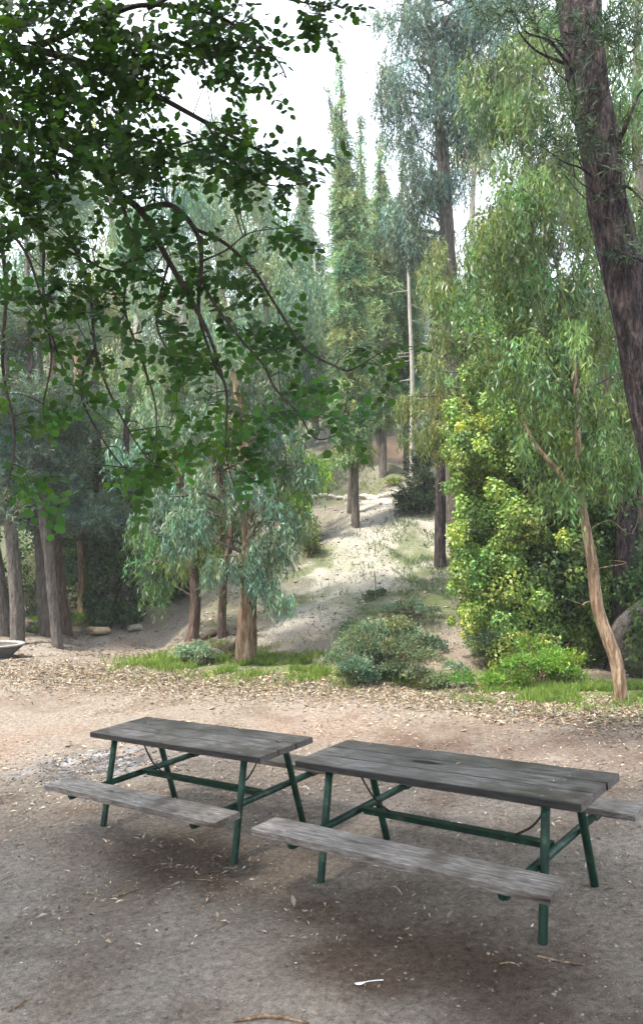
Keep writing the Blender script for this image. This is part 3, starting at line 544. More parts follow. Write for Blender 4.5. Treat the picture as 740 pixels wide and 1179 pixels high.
for (line) in ([(706, 175), (722, 140), (734, 110), (744, 100)], [(700, 260), (712, 290), (738, 300), (760, 320)], [(690, 230), (700, 215), (722, 215), (748, 240)]):
    P = up(line, Yc-.25); P[0] = pt(min(max(line[0][0], 668), 720), line[0][1], Yc-.05); tube_obj('branch', P, [.028, .02, .013, .006], M['darkbark'], t, seg=7, sub=5, rough=.15)
# cypresses and pines on the slope
def spire(label, base, tip, wid, m_, cov, bark='pinebark', trunk_r=.12, low=.12, name='cypress', cat='cypress', kind='spray', grp='tall conifers on the hillside', dy=0):
    g = on_ground(*base); g = np.array([g[0], g[1]+dy, 0.]); g[2] = tz(g[0], g[1]); Y = g[1]
    if dy: g = np.array([pt(base[0], base[1], Y)[0], Y, 0.]); g[2] = tz(g[0], g[1])
    top = pt(tip[0], tip[1], Y); bl = []
    H = top[2]-g[2]; n = int(70+H*3.2) if m_ == 'cypress' else int(26+H*1.6)
    for k in range(n):
        q = low+(1-low)*(k+rng.uniform(0, 1))/n; c = g+(top-g)*q; wr = wid*.52*Y/FPX*min(1, (1-q)*2.3+.05)**.8
        a = rng.uniform(0, 2*pi); rr = wr*rng.uniform(.25, .6)*(.7 if m_ == 'cypress' else 1)
        bl.append((c+np.array([math.cos(a), math.sin(a), 0])*rr, max(.09, wr*(.62 if m_ == 'cypress' else .5))))
    return make_tree(name, label, cat, [g, g+(top-g)*.3+np.array([.05, 0, 0]), g+(top-g)*.7, top], [trunk_r, trunk_r*.8, trunk_r*.45, .01], M[bark], bl, kind, M[m_], cov, group=grp, nlimb=4, limb_r=.03, tw=False, flare=.2)
spire('tallest slender cypress pointing into the gap of sky', (409, 606), (391, 58), 44, 'cypress', 1.5, low=.14)
spire('thin sparse conifer with spread twigs left of the tallest cypress', (441, 547), (376, 95), 40, 'pine', .7, low=.22)
spire('pale cypress spire rising above the left gum crowns', (352, 570), (274, 92), 40, 'cypress', .9, low=.1, dy=6)
spire('yellowish cypress column right of the tallest cypress', (441, 548), (437, 150), 40, 'cypress', 1.7, low=.16)
spire('yellowish cypress column behind the pale bare trunk', (468, 562), (462, 180), 40, 'cypress', 1.0, low=.18, dy=2)
spire('grey-green cypress left of the tallest cypress', (380, 560), (350, 210), 46, 'cypress', .6, low=.08, dy=8)
spire('dark straight pine standing at the right of the path', (506, 654), (500, 260), 36, 'pine', .8, bark='darkbark', trunk_r=.15, low=.4)
spire('broad conifer far up the hill between the cypresses', (420, 500), (418, 230), 60, 'cypress', .6, low=.08, dy=10)
spire('slim cypress spire just right of the tallest cypress', (425, 570), (414, 128), 26, 'cypress', 1.8, low=.12, dy=3)
spire('slim far cypress spire at the left of the sky gap', (365, 560), (343, 165), 26, 'cypress', 1.8, low=.1, dy=7)
g = on_ground(403, 590)
make_tree('pine_tree', 'second thin trunk close beside the tallest cypress trunk', 'pine tree', [g]+up([(404, 540), (400, 480), (396, 400), (392, 300)], g[1]), [.1, .09, .08, .06, .03], M['pinebark'], cluster(398, 400, 25, 70, 12, 14, g[1], .6), 'needle', M['cypress'], .6, nlimb=5, limb_r=.02)
g = at(474, 566); 
t = make_tree('bare_tree', 'pale bare dead trunk with thin twigs on the hill ledge', 'dead tree', [g]+up([(474, 500), (474, 430), (471, 350), (469, 290), (467, 240)], g[1]), [.09, .08, .07, .055, .035, .012], M['palebark'], None, None, None)
for k in range(16):
    q = rng.uniform(.3, .95); a0 = pt(474-7*q, 566-386*q, g[1]); s = rng.choice([-1, 1]); L_ = rng.uniform(.5, 1.3)
    tube_obj('branch', [a0, a0+np.array([s*L_*.5, rng.normal(0, .2), -.05]), a0+np.array([s*L_, rng.normal(0, .3), -.3*L_])], [.02, .012, .004], M['palebark'], t, seg=5, sub=3)
g = at(487, 590)
make_tree('young_pine', 'small bushy dark pine on the right of the hill path', 'pine tree', [g]+up([(487, 560), (488, 530)], g[1]), [.06, .04, .01], M['pinebark'], cluster(487, 570, 18, 20, 16, 10, g[1], .5)+cluster(488, 540, 10, 14, 6, 8, g[1], .3), 'needle', M['conifer'], 1.8, nlimb=4, limb_r=.02)
# background forest: each tree by its own trunk and crown
BG = [
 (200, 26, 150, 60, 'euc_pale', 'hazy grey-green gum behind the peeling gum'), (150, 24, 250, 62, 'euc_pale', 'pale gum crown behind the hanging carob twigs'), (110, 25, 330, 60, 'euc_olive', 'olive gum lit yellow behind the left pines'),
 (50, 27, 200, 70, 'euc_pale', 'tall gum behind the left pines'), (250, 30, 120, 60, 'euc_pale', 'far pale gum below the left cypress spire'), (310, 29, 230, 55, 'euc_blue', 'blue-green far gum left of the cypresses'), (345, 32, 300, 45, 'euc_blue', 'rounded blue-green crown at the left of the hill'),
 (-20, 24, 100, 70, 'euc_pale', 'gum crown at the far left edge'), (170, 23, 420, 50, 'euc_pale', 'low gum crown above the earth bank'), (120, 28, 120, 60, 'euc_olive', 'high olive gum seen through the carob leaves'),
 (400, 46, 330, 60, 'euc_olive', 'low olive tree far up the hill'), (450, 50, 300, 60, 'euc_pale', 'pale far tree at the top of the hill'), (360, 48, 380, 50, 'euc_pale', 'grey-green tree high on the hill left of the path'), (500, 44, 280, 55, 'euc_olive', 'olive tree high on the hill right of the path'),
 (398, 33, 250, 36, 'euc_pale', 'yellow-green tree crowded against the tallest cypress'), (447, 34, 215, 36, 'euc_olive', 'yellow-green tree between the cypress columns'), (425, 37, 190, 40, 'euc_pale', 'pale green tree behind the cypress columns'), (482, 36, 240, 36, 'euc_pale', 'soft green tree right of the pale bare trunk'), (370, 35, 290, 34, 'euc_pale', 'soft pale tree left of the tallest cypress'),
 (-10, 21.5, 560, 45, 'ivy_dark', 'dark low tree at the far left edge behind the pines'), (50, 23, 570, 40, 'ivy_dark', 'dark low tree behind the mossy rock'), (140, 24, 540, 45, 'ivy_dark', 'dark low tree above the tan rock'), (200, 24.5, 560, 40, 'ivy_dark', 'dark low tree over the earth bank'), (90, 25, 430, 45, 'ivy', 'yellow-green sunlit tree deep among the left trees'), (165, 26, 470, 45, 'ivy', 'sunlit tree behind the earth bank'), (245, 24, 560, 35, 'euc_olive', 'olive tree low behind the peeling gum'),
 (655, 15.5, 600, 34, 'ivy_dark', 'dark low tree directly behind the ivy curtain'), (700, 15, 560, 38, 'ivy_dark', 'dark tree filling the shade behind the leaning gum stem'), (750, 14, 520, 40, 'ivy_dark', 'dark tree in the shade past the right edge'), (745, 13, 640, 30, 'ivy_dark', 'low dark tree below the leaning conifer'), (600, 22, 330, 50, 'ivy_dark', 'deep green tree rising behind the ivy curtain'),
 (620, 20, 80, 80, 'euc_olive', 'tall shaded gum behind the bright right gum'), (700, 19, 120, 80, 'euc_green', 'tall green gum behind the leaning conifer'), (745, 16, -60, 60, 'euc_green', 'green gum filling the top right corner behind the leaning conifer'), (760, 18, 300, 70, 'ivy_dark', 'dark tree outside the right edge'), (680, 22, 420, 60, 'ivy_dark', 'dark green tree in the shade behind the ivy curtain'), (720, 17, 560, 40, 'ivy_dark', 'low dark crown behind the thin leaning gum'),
 (560, 26, 100, 60, 'euc_pale', 'pale gum behind the feathery tree'),
]
for (px, Yb, topy, wr, mt, lab) in BG:
    g = pt(px, 600, Yb); g[2] = tz(g[0], g[1]); top = pt(px+rng.uniform(-12, 12), topy, Yb)
    h_ = (top[2]-g[2])*FPX/Yb   # height in picture units
    cy_ = topy+h_*.32; base_py = topy+h_; lowest = base_py-12 if mt == 'ivy_dark' else min(base_py-40, cy_+h_*.42)
    n = int(np.clip(h_*wr/1300, 10, 34)); bl = []
    for k in range(n):
        q = (k+.5)/n; yy = topy+25+(lowest-topy)*q*.95; wv = wr*math.sin(pi*(.18+.72*q)); bl += cluster(px, yy, wv, 14, 1, rng.uniform(18, 27), Yb, 1.6)
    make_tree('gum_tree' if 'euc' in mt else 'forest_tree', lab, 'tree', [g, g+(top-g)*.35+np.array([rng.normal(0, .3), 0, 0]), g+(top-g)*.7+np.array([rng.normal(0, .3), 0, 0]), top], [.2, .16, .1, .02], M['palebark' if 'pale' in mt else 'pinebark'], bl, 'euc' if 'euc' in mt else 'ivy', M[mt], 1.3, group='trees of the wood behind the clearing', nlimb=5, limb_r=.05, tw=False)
wood = []
for k in range(75):
    px = rng.uniform(-120, 860); Yb = rng.uniform(48, 95); q = pt(px, 600, Yb); z0 = float(tz(q[0], q[1])); wood.append((np.array([q[0], q[1], z0+rng.uniform(2, 7)]), rng.uniform(2, 3.6)))
V, F, c = foliage(wood, 'euc', .7); tag(build('distant_wood', V, F, M['euc_pale'], col=c), 'hazy wood covering the top of the hill', None, None, 'stuff')
# understory trunks in shade
for (bx, by, tx, rad, lab) in ((735, 760, 738, .12, 'dark trunk at the right edge in the shade'), (706, 745, 700, .09, 'brown trunk between the leaning gum and the ivy curtain'), (690, 742, 684, .07, 'slim brown trunk just left of the thin leaning gum'), ):
    g = on_ground(bx, by); make_tree('pine_tree', lab, 'tree', [g]+up([(bx*.5+tx*.5, by-100), (tx, by-260), (tx-4, by-420)], g[1]), [rad, rad*.9, rad*.7, rad*.4], M['redbark'], cluster(tx, by-380, 30, 40, 6, 20, g[1], 1), 'needle', M['pine'], .7, nlimb=3, limb_r=.03, tw=False, group='trunks in the shade')

# ------------------------------------------------------------------ the carob overhead
YC = 4.3
tpx = pt(-330, 0, 4.9)[0]; tb = np.array([tpx, 4.9, float(tz(tpx, 4.9))])
carob = thing('carob_tree', 'carob tree reaching in from the left with round dark green leaflets overhead', 'carob tree', tb)
tube_obj('trunk', [tb-np.array([0, 0, .2]), tb+np.array([.05, 0, .8]), tb+np.array([.2, -.1, 1.8]), pt(-230, 150, 4.8)], [.24, .2, .18, .13], M['carobbark'], carob, seg=18, sub=6, rough=.25)
BR = [  # picture lines, radius, depth at the two ends
 ([(-230, 150), (-120, 110), (-40, 120), (34, 149), (84, 176), (135, 216), (159, 243), (195, 300), (223, 350), (243, 394), (258, 440)], .036, 4.8, 4.0),
 ([(159, 243), (195, 240), (225, 264), (232, 301), (232, 362), (247, 414), (260, 451), (262, 520), (270, 560)], .017, 4.3, 4.1),
 ([(225, 264), (263, 280), (291, 311), (318, 348), (348, 399), (385, 419), (405, 428), (428, 410), (455, 396)], .011, 4.3, 3.9),
 ([(232, 320), (247, 345), (274, 389), (301, 416), (324, 449), (341, 480), (358, 500), (378, 507), (405, 490)], .010, 4.2, 3.9),
 ([(-120, 110), (-30, 60), (40, 55), (120, 80), (180, 110), (235, 140), (290, 175), (350, 200)], .03, 4.7, 4.2),
 ([(40, 55), (110, 20), (170, 10), (250, 20), (310, 60), (330, 90)], .02, 4.6, 4.3), ([(170, 10), (240, -20), (330, -10), (385, 10)], .014, 4.5, 4.2),
 ([(34, 149), (40, 200), (50, 270), (48, 340), (60, 410), (50, 470), (60, 520)], .012, 4.5, 4.1), ([(60, 160), (75, 250), (100, 330), (110, 400), (130, 460), (165, 520), (190, 540)], .013, 4.5, 4.0),
 ([(110, 400), (90, 450), (130, 520), (165, 545), (190, 560)], .008, 4.2, 4.0), ([(-120, 110), (-60, 190), (-10, 240), (10, 320), (5, 420), (15, 500), (10, 560)], .02, 4.8, 4.2),
 ([(135, 216), (150, 280), (148, 350), (165, 420), (180, 470), (175, 540)], .010, 4.3, 4.0), ([(195, 300), (180, 370), (205, 430), (195, 490)], .008, 4.2, 4.0), ([(100, 300), (130, 310), (160, 300), (190, 330), (215, 330)], .007, 4.2, 4.1),
 ([(235, 140), (270, 190), (300, 210), (335, 215), (370, 205)], .008, 4.3, 4.2), ([(232, 301), (262, 290), (290, 268), (330, 262)], .006, 4.2, 4.1), ([(-20, 240), (30, 290), (60, 370), (80, 430), (105, 470)], .010, 4.5, 4.1), ([(50, 80), (130, 150), (200, 165), (250, 150)], .015, 4.5, 4.3),
]
sk = []
for (line, r0, Ya, Yb) in BR:
    n = len(line); P = np.array([pt(px, py, Ya+(Yb-Ya)*k/(n-1)) for k, (px, py) in enumerate(line)]); P[1:-1] += rng.normal(0, .012, (n-2, 3))
    R = np.linspace(r0, max(.0022, r0*.18), n); V, l, s = tube(P, R, seg=7, sub=6, rough=.1)
    build('branch', V, None, M['carobbark'], carob, smooth=True, origin=carob.location, loops=l, starts=s)
    sk.append(dense(P, 60))
sk = np.concatenate(sk)
CB = [ # px ellipses and number of sprays
 (50, 40, 75, 50, 75), (30, 110, 50, 50, 50), (110, 95, 60, 45, 55), (150, 40, 50, 45, 40), (40, 190, 55, 35, 36), (110, 165, 60, 30, 32), (210, 40, 40, 40, 30), (180, 120, 30, 25, 14), (170, 195, 50, 30, 26), (20, 260, 40, 35, 20), (230, 190, 28, 18, 9),
 (262, 20, 26, 20, 14), (268, 65, 26, 28, 22), (305, 55, 14, 20, 6), (310, 95, 10, 18, 4), (345, 22, 12, 12, 4), (375, 15, 16, 22, 10), (285, 160, 20, 25, 9), (285, 200, 28, 24, 16), (340, 198, 32, 14, 12), (245, 180, 14, 20, 5), (310, 268, 28, 16, 9), (345, 215, 16, 14, 5),
 (60, 280, 55, 30, 22), (130, 290, 50, 30, 20), (200, 290, 40, 35, 20), (60, 350, 55, 35, 20), (140, 370, 60, 35, 26), (215, 365, 40, 40, 22), (290, 330, 35, 30, 16), (310, 370, 40, 28, 18), (330, 400, 25, 18, 6), (190, 420, 45, 30, 18), (90, 400, 40, 25, 10), (250, 310, 20, 20, 5),
 (40, 480, 40, 30, 10), (30, 560, 40, 14, 8), (80, 480, 35, 18, 6), (190, 500, 50, 24, 18), (245, 470, 30, 26, 10), (265, 500, 30, 14, 8), (285, 500, 22, 25, 9), (150, 560, 32, 18, 14), (155, 520, 30, 14, 6), (285, 545, 22, 12, 7), (335, 440, 22, 18, 8), (350, 470, 18, 12, 4),
 (430, 398, 26, 9, 7), (435, 425, 14, 10, 4), (370, 430, 18, 6, 3), (395, 490, 20, 14, 7), (410, 505, 10, 8, 2), (65, 570, 20, 8, 4), (110, 445, 30, 20, 8), (10, 420, 20, 40, 6), (10, 330, 20, 40, 8), (130, 225, 60, 20, 10), (60, 225, 30, 12, 4)]
LP, LD, LN, LL, LW, LC = [], [], [], [], [], []; tws = []
for (cx_, cy_, rx_, ry_, n) in CB:
    for k in range(int(n*(1.9 if cy_ < 235 else 1.1))):
        if k % 4 == 0:
            a_ = rng.uniform(0, 2*pi); q = math.sqrt(rng.uniform()); px = cx_+rx_*q*math.cos(a_); py = cy_+ry_*q*math.sin(a_); Pn = pt(px, py, 4.15+rng.normal(0, .22)+(.25 if py < 150 else 0))
        P = Pn+rng.normal(0, .012, 3); j = int(np.argmin(np.linalg.norm(sk-P, axis=1)+rng.uniform(0, .08, len(sk)))); A = sk[j]; dv = P-A
        L_ = np.linalg.norm(dv)
        mid = (A+P)/2+np.array([0, 0, .12*L_])+rng.normal(0, .03*L_+.003, 3)
        if L_ > .05 and k % 4 == 0: tws.append(tube([A, mid, Pn, P], [.0035, .0026, .0016, .0012], seg=4, sub=4, cap=False))
        dr = nrm(dv/(L_+1e-6)*.5+rng.normal(0, .75, 3)*np.array([1, .5, 1])+np.array([0, 0, -.2])); up_ = nrm(np.array([0, -.75, .75])+rng.normal(0, .45, 3)); sd = nrm(np.cross(dr, up_)); np_ = rng.integers(2, 5); tint = vary(1, .2, .12)[0]
        if py > 420: tint = tint*1.4  # lower sprays tinted brighter: backlight through the leaves put into their colour
        RL = .045*np_; tws.append(tube([P, P+dr*RL*.5+np.array([0, 0, .006]), P+dr*RL], [.0016, .0013, .001], seg=3, sub=1, cap=False))
        for i_ in range(np_+1):
            base = P+dr*(.02+.042*i_)
            for s in (-1, 1):
                if i_ == np_ and s == 1: continue
                ld = sd*s*.9+dr*.35+rng.normal(0, .15, 3) if i_ < np_ else dr+rng.normal(0, .2, 3)
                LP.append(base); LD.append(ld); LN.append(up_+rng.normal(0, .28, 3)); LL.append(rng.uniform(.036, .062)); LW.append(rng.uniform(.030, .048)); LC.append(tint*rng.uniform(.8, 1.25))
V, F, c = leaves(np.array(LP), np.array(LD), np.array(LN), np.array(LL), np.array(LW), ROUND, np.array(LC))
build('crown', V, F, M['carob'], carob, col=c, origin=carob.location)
V, l, s = merge_tubes(tws); build('twigs', V, None, M['carobbark'], carob, smooth=True, origin=carob.location, loops=l, starts=s)
# unseen high crown above the frame, extended over the tables to block the sun
hb_ = []
for k in range(270):
    hb_.append((np.array([rng.uniform(-10, 2.5), rng.uniform(-2.5, 8), rng.uniform(5.0, 8.6)]), rng.uniform(.45, .9)))
hb_ = [b for b in hb_ if (b[0][2]-b[1]-CZ) > .82*b[0][1] and b[0][1] < 8]
crown('sun_blocking_foliage', hb_, 'ivy', M['carob'], carob, 1.0, Lb=.07)
for k in range(6): tube_obj('branch', [pt(-230, 150, 4.8), pt(-230, 150, 4.8)*.6+hb_[k*5][0]*.4+np.array([0, 0, .5]), hb_[k*5][0]], [.09, .06, .015], M['carobbark'], carob, seg=8, sub=5, rough=.1)
# ------------------------------------------------------------------ bushes, grass, litter
def bush(label, blobs, mt, cov=1.6, name='bush', kind='bush', Lb=None, cat='bush', grp=None):
    c0 = np.mean([b[0] for b in blobs], 0); g = np.array([c0[0], c0[1], float(tz(c0[0], c0[1]))])
    t = thing(name, label, cat, g, grp); ts = []
    for (c, r) in blobs:
        a = g+np.array([rng.normal(0, .12), rng.normal(0, .1), -.05]); ts.append(tube([a, (a+c)/2+rng.normal(0, .05, 3)+np.array([0, 0, .05]), c], [.014, .01, .004], seg=5, sub=3))
        for q_ in range(5): e_ = c+(rdir(1)[0]*np.array([1, .6, .5])+np.array([0, 0, .55]))*r*1.35; ts.append(tube([c, (c+e_)/2+rng.normal(0, .02, 3), e_], [.005, .004, .0015], seg=4, sub=2))
    V, l, s = merge_tubes(ts); build('stems', V, None, M['gum'], t, smooth=True, origin=t.location, loops=l, starts=s)
    crown('foliage', blobs, kind, M[mt], t, cov, Lb); return t
def bcl(px, py, rx, ry, n, r, dY=.5, off=0):
    g = at(px, py+ry); return cluster(px, py, rx, ry, n, r, g[1]+off, dY)
bush('large grey-green bush at the foot of the slope beside the leaf litter', bcl(440, 762, 55, 22, 34, 14, .7)+bcl(430, 735, 34, 14, 16, 13, .4, .2)+bcl(505, 778, 34, 12, 14, 10, .3)+bcl(470, 745, 30, 14, 12, 13, .4, .2)+cluster(440, 728, 32, 12, 12, 12, at(440, 780)[1]+.2, .4), 'bush', 1.4, Lb=.05)
bush('low blue-green bush on the slope above the large grey bush', bcl(460, 705, 46, 9, 26, 8, .9), 'bushblue', .8)
bush('loose green shrub right of the large grey bush', bcl(565, 783, 40, 9, 14, 10, .4), 'fresh', 1.3, Lb=.045)
bush('yellow-green shrub at the foot of the ivy curtain', bcl(612, 765, 26, 22, 12, 14, .5)+bcl(650, 770, 24, 18, 9, 13, .4), 'fresh', 1.2, Lb=.06)
bush('grey-brown straggly shrub under the ivy curtain', bcl(575, 745, 25, 20, 9, 13, .4), 'bush', 1.2)
bush('bushy blue-green tuft left of the peeling gum', bcl(233, 752, 20, 10, 10, 9, .3)+bcl(222, 757, 15, 7, 4, 7, .2), 'bushblue', 1.8)
bush('small dark tuft beside a stake on the slope', bcl(434, 684, 10, 5, 6, 5, .2), 'bush', 1.8)
bush('silvery shrub behind the left pines', bcl(42, 680, 16, 35, 12, 12, .4, .6)+bcl(30, 655, 14, 10, 4, 10, .3, .6), 'silver', 1.2, Lb=.08)
bush('pale green shrub left of the tan rock', bcl(92, 716, 12, 8, 7, 7, .3, .3), 'grass', 1.4)
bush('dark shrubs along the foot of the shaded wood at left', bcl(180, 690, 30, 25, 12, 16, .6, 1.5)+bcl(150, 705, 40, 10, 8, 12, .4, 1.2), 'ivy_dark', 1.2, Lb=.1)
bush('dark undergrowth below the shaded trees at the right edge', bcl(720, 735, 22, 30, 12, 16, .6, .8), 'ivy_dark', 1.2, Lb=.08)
bush('low green shrub on the ledge right of the tall cypress', bcl(452, 556, 8, 5, 4, 6, .3), 'grass', 1.2)
bush('straggly bush at the top left of the slope', bcl(352, 625, 10, 14, 7, 9, .4), 'euc_olive', 1.2)
# grass
def blades(n, pts_fn, h0, h1, name, label, mt='grass', lean=.4):
    P = pts_fn(n); n = len(P); D = np.array([0, 0, 1.])+rng.normal(0, lean, (n, 3)); px = P[:, 1]/FPX
    H = rng.uniform(h0, h1, n)
    V, F, c = leaves(P, D, rdir(n)*np.array([1, 1, .1]), H, np.maximum(.006, px*.9), LANCE, vary(n, .3, .15))
    return tag(build(name, V, F, M[mt], col=c), label, None, None, 'stuff')
def ongr(x, y): return np.stack([x, y, tz(x, y)-.005], 1)
def along(polys, spread, thr=-.1):
    def f(n):
        out = []
        for P_ in polys:
            P_ = np.array(P_); t = rng.uniform(0, len(P_)-1, n//len(polys)); i = np.floor(t).astype(int); i = np.minimum(i, len(P_)-2); q = P_[i]+(P_[i+1]-P_[i])*(t-i)[:, None]
            out.append(q[:, :2]+rng.normal(0, spread, (len(q), 2)))
        q = np.concatenate(out); k = fbm(q[:, 0]*2.5+1, q[:, 1]*2.5, 3) > thr; q = q[k]; return ongr(q[:, 0], q[:, 1])
    return f
blades(30000, along([gl[0]], .6, .13), .04, .17, 'grass', 'green grass verge round the peeling gum')
blades(4000, along([gm[0]], .5, .14), .05, .2, 'grass', 'grass along the foot of the bushes')
blades(22000, along([gr_[0]], .5, -.12), .04, .15, 'grass', 'bright grass strip at the right edge')
def slope_pts(n):
    c = [at(*p_) for p_ in ((478, 705), (492, 655), (440, 690), (470, 630), (390, 562), (520, 690), (500, 600))]
    q = np.concatenate([np.array(c_)[:2]+rng.normal(0, .75, (n//len(c), 2))*np.array([1, 1.2]) for c_ in c]); k = fbm(q[:, 0]*2+1, q[:, 1]*2, 3) > 0; q = q[k]; return ongr(q[:, 0], q[:, 1])
blades(11000, slope_pts, .06, .2, 'grass', 'patchy dry grass tufts on the slope', 'bush', .5)
# leaf litter
def litter(n, xf, yf, L0, L1, name, label, tint=(1, 1, 1), thr=None, curl=.25):
    x = xf(n); y = yf(n)
    if thr is not None:
        k = fbm(x*1.7+5, y*1.7+2, 3)+rng.normal(0, .12, n) > thr; x = x[k]; y = y[k]
    n = len(x); P = np.stack([x, y, tz(x, y)+.006], 1); D = rdir(n)*np.array([1, 1, curl]); Nn = np.array([0, 0, 1.])+rng.normal(0, .35, (n, 3)); L = rng.uniform(L0, L1, n)*np.exp(rng.normal(0, .2, n))
    V, F, c = leaves(P, D, Nn, L, L*rng.uniform(.14, .34, n), LANCE, vary(n, .45, .12)*np.array(tint)); F2 = F
    return tag(build(name, V, F2, M['dead'], col=c), label, None, None, 'stuff')
edge = np.array([at(px_, py_)[:2] for px_, py_ in ((-60, 770), (60, 775), (150, 780), (240, 786), (330, 790), (430, 796), (540, 806), (640, 816), (760, 822))])
def edge_xy(n, sp):
    t = rng.uniform(0, len(edge)-1.001, n); i = t.astype(int); q = edge[i]+(edge[i+1]-edge[i])*(t-i)[:, None]; return q[:, 0]+rng.normal(0, .3, n), q[:, 1]+rng.normal(0, 1, n)*sp
ex, ey = edge_xy(42000, .6)
litter(42000, lambda n: ex, lambda n: ey, .04, .085, 'leaf_litter', 'band of pale fallen gum leaves at the far edge of the clearing', (.72, .68, .62))
litter(24000, lambda n: rng.uniform(-9, 5, n), lambda n: rng.uniform(7.2, 15.5, n), .03, .07, 'leaf_litter', 'scattered fallen leaves over the middle of the clearing', (.9, .85, .8), .02)
litter(4200, lambda n: rng.uniform(-3.5, 3.5, n), lambda n: rng.uniform(2.6, 8.5, n)**.5*2.9, .015, .06, 'leaf_litter', 'sparse dry leaves round the tables', (1, .95, .9), None, .4)
litter(9000, lambda n: rng.uniform(-4.5, 4, n), lambda n: rng.uniform(2.4, 9, n)**1.0, .008, .028, 'leaf_litter', 'tiny leaf crumbs over the soil', (.95, .95, .92), -.05)
litter(9000, lambda n: rng.uniform(-12, -1, n), lambda n: rng.uniform(13.5, 21, n), .07, .13, 'leaf_litter', 'fallen leaves under the pines at left', (.5, .47, .45), 0.0)
litter(4000, lambda n: rng.uniform(-3, 5, n), lambda n: rng.uniform(16, 26, n), .06, .12, 'leaf_litter', 'dry leaves and chips on the slope', (.8, .78, .72), .05)
# pebbles and clods
def clods(n, x, y, r0, r1, name, label, colr):
    ico = bmesh.new(); bmesh.ops.create_icosphere(ico, subdivisions=1, radius=1); T = np.array([v.co for v in ico.verts]); Fs = np.array([[v.index for v in f.verts] for f in ico.faces]); ico.free()
    R = rng.uniform(0, 1, n)**3*(r1-r0)+r0; sc = rng.uniform(.6, 1.3, (n, 1, 3))*np.array([1, 1, .6]); P = np.stack([x, y, tz(x, y)+R*.15], 1)
    a_ = rng.uniform(0, 2*pi, n); J = T[None]*(1+rng.normal(0, .13, (n, len(T), 1)))*sc*R[:, None, None]
    V = np.stack([J[..., 0]*np.cos(a_)[:, None]-J[..., 1]*np.sin(a_)[:, None], J[..., 0]*np.sin(a_)[:, None]+J[..., 1]*np.cos(a_)[:, None], J[..., 2]], -1)+P[:, None]
    F = (np.arange(n)[:, None, None]*len(T)+Fs[None]).reshape(-1, 3)
    c = np.repeat(vary(n, .2, .06)*np.array(colr), len(T), 0)
    return tag(build(name, V.reshape(-1, 3), F, M['stone'], col=c), label, None, None, 'stuff')
m, N, K, b = mat_base('stone'); a = N.new('ShaderNodeAttribute'); a.attribute_name = 'col'; tc = N.new('ShaderNodeTexCoord'); n_ = N.new('ShaderNodeTexNoise'); n_.inputs['Scale'].default_value = 7; n_.inputs['Detail'].default_value = 9; K.new(tc.outputs['Object'], n_.inputs['Vector'])
r_ = ramp(N, [(.3, (.5, .48, .45)), (.5, (1, 1, 1)), (.7, (1.4, 1.38, 1.3))]); K.new(n_.outputs['Fac'], r_.inputs[0]); mu = N.new('ShaderNodeMix'); mu.data_type = 'RGBA'; mu.blend_type = 'MULTIPLY'; mu.inputs['Factor'].default_value = 1; K.new(a.outputs['Color'], mu.inputs['A']); K.new(r_.outputs[0], mu.inputs['B']); K.new(mu.outputs['Result'], b.inputs['Base Color'])
bp = N.new('ShaderNodeBump'); bp.inputs['Strength'].default_value = .5; bp.inputs['Distance'].default_value = .03; K.new(n_.outputs['Fac'], bp.inputs['Height']); K.new(bp.outputs[0], b.inputs['Normal']); b.inputs['Roughness'].default_value = .9; M['stone'] = m
clods(12000, rng.uniform(-4, 4, 12000), rng.uniform(1.5, 3.05, 12000)**2, .002, .014, 'pebbles', 'small pebbles and clods of soil round the tables', (.16, .135, .112))
ax_ = ash[0]+rng.normal(0, .55, 1800); ay_ = ash[1]+rng.normal(0, .36, 1800)
clods(1800, ax_, ay_, .003, .019, 'charcoal', 'burnt charcoal bits of an old fire left of the farther table', (.05, .05, .055))
clods(1800, rng.uniform(-3, 5, 1800), rng.uniform(16, 27, 1800), .01, .06, 'stones', 'loose stones on the slope', (.26, .24, .21))
def rock(name, label, P, size, colr, cat='rock', seed=0, grp=None, flat=.55, cutz=None):
    bm = bmesh.new(); bmesh.ops.create_icosphere(bm, subdivisions=4, radius=1); r = np.random.default_rng(seed)
    pl = [(nrm(r.normal(size=3)), r.uniform(.55, .85)) for _ in range(9)]
    V = np.array([v.co for v in bm.verts]); F = np.array([[v.index for v in f.verts] for f in bm.faces]); bm.free()
    for nn, dd in pl:
        q = V@nn; V = V-np.maximum(0, q-dd)[:, None]*nn*.9
    V = V*(1+.10*fbm(V[:, 0]*2.5+seed, V[:, 1]*2.5+V[:, 2]*2, 4))[:, None]*np.array(size)
    o = build(name, V+np.array(P), F, M['stone'], col=np.ones((len(V), 3))*np.array(colr), origin=P, smooth=False)
    return tag(o, label, cat, grp)
p = at(113, 730); rock('rock', 'flat-topped tan rock behind the left pines', p+np.array([0, 0, .08]), (.36, .3, .15), (.34, .25, .16), seed=1)
p = at(157, 727); rock('rock', 'grey-green rock right of the tan rock', p+np.array([0, 0, .08]), (.24, .2, .14), (.20, .19, .13), seed=2)
p = at(38, 726); t = rock('mossy_rock', 'dark rock with bright green moss behind the left pines', p+np.array([0, .1, .12]), (.42, .4, .24), (.07, .06, .05), seed=3)
mp_ = []
n = 5000; q = rng.normal(0, 1, (n, 2)); P = p+np.array([0, .1, .30])+np.concatenate([q*np.array([.2, .14]), -(q**2).sum(1)[:, None]*.035], 1)
V, F, c = leaves(P, np.array([0, 0, 1.])+rng.normal(0, .5, (n, 3)), rdir(n), .06, .022, LANCE, vary(n, .2, .1)*1.3); build('moss', V, F, M['grass'], t, col=c, origin=t.location)
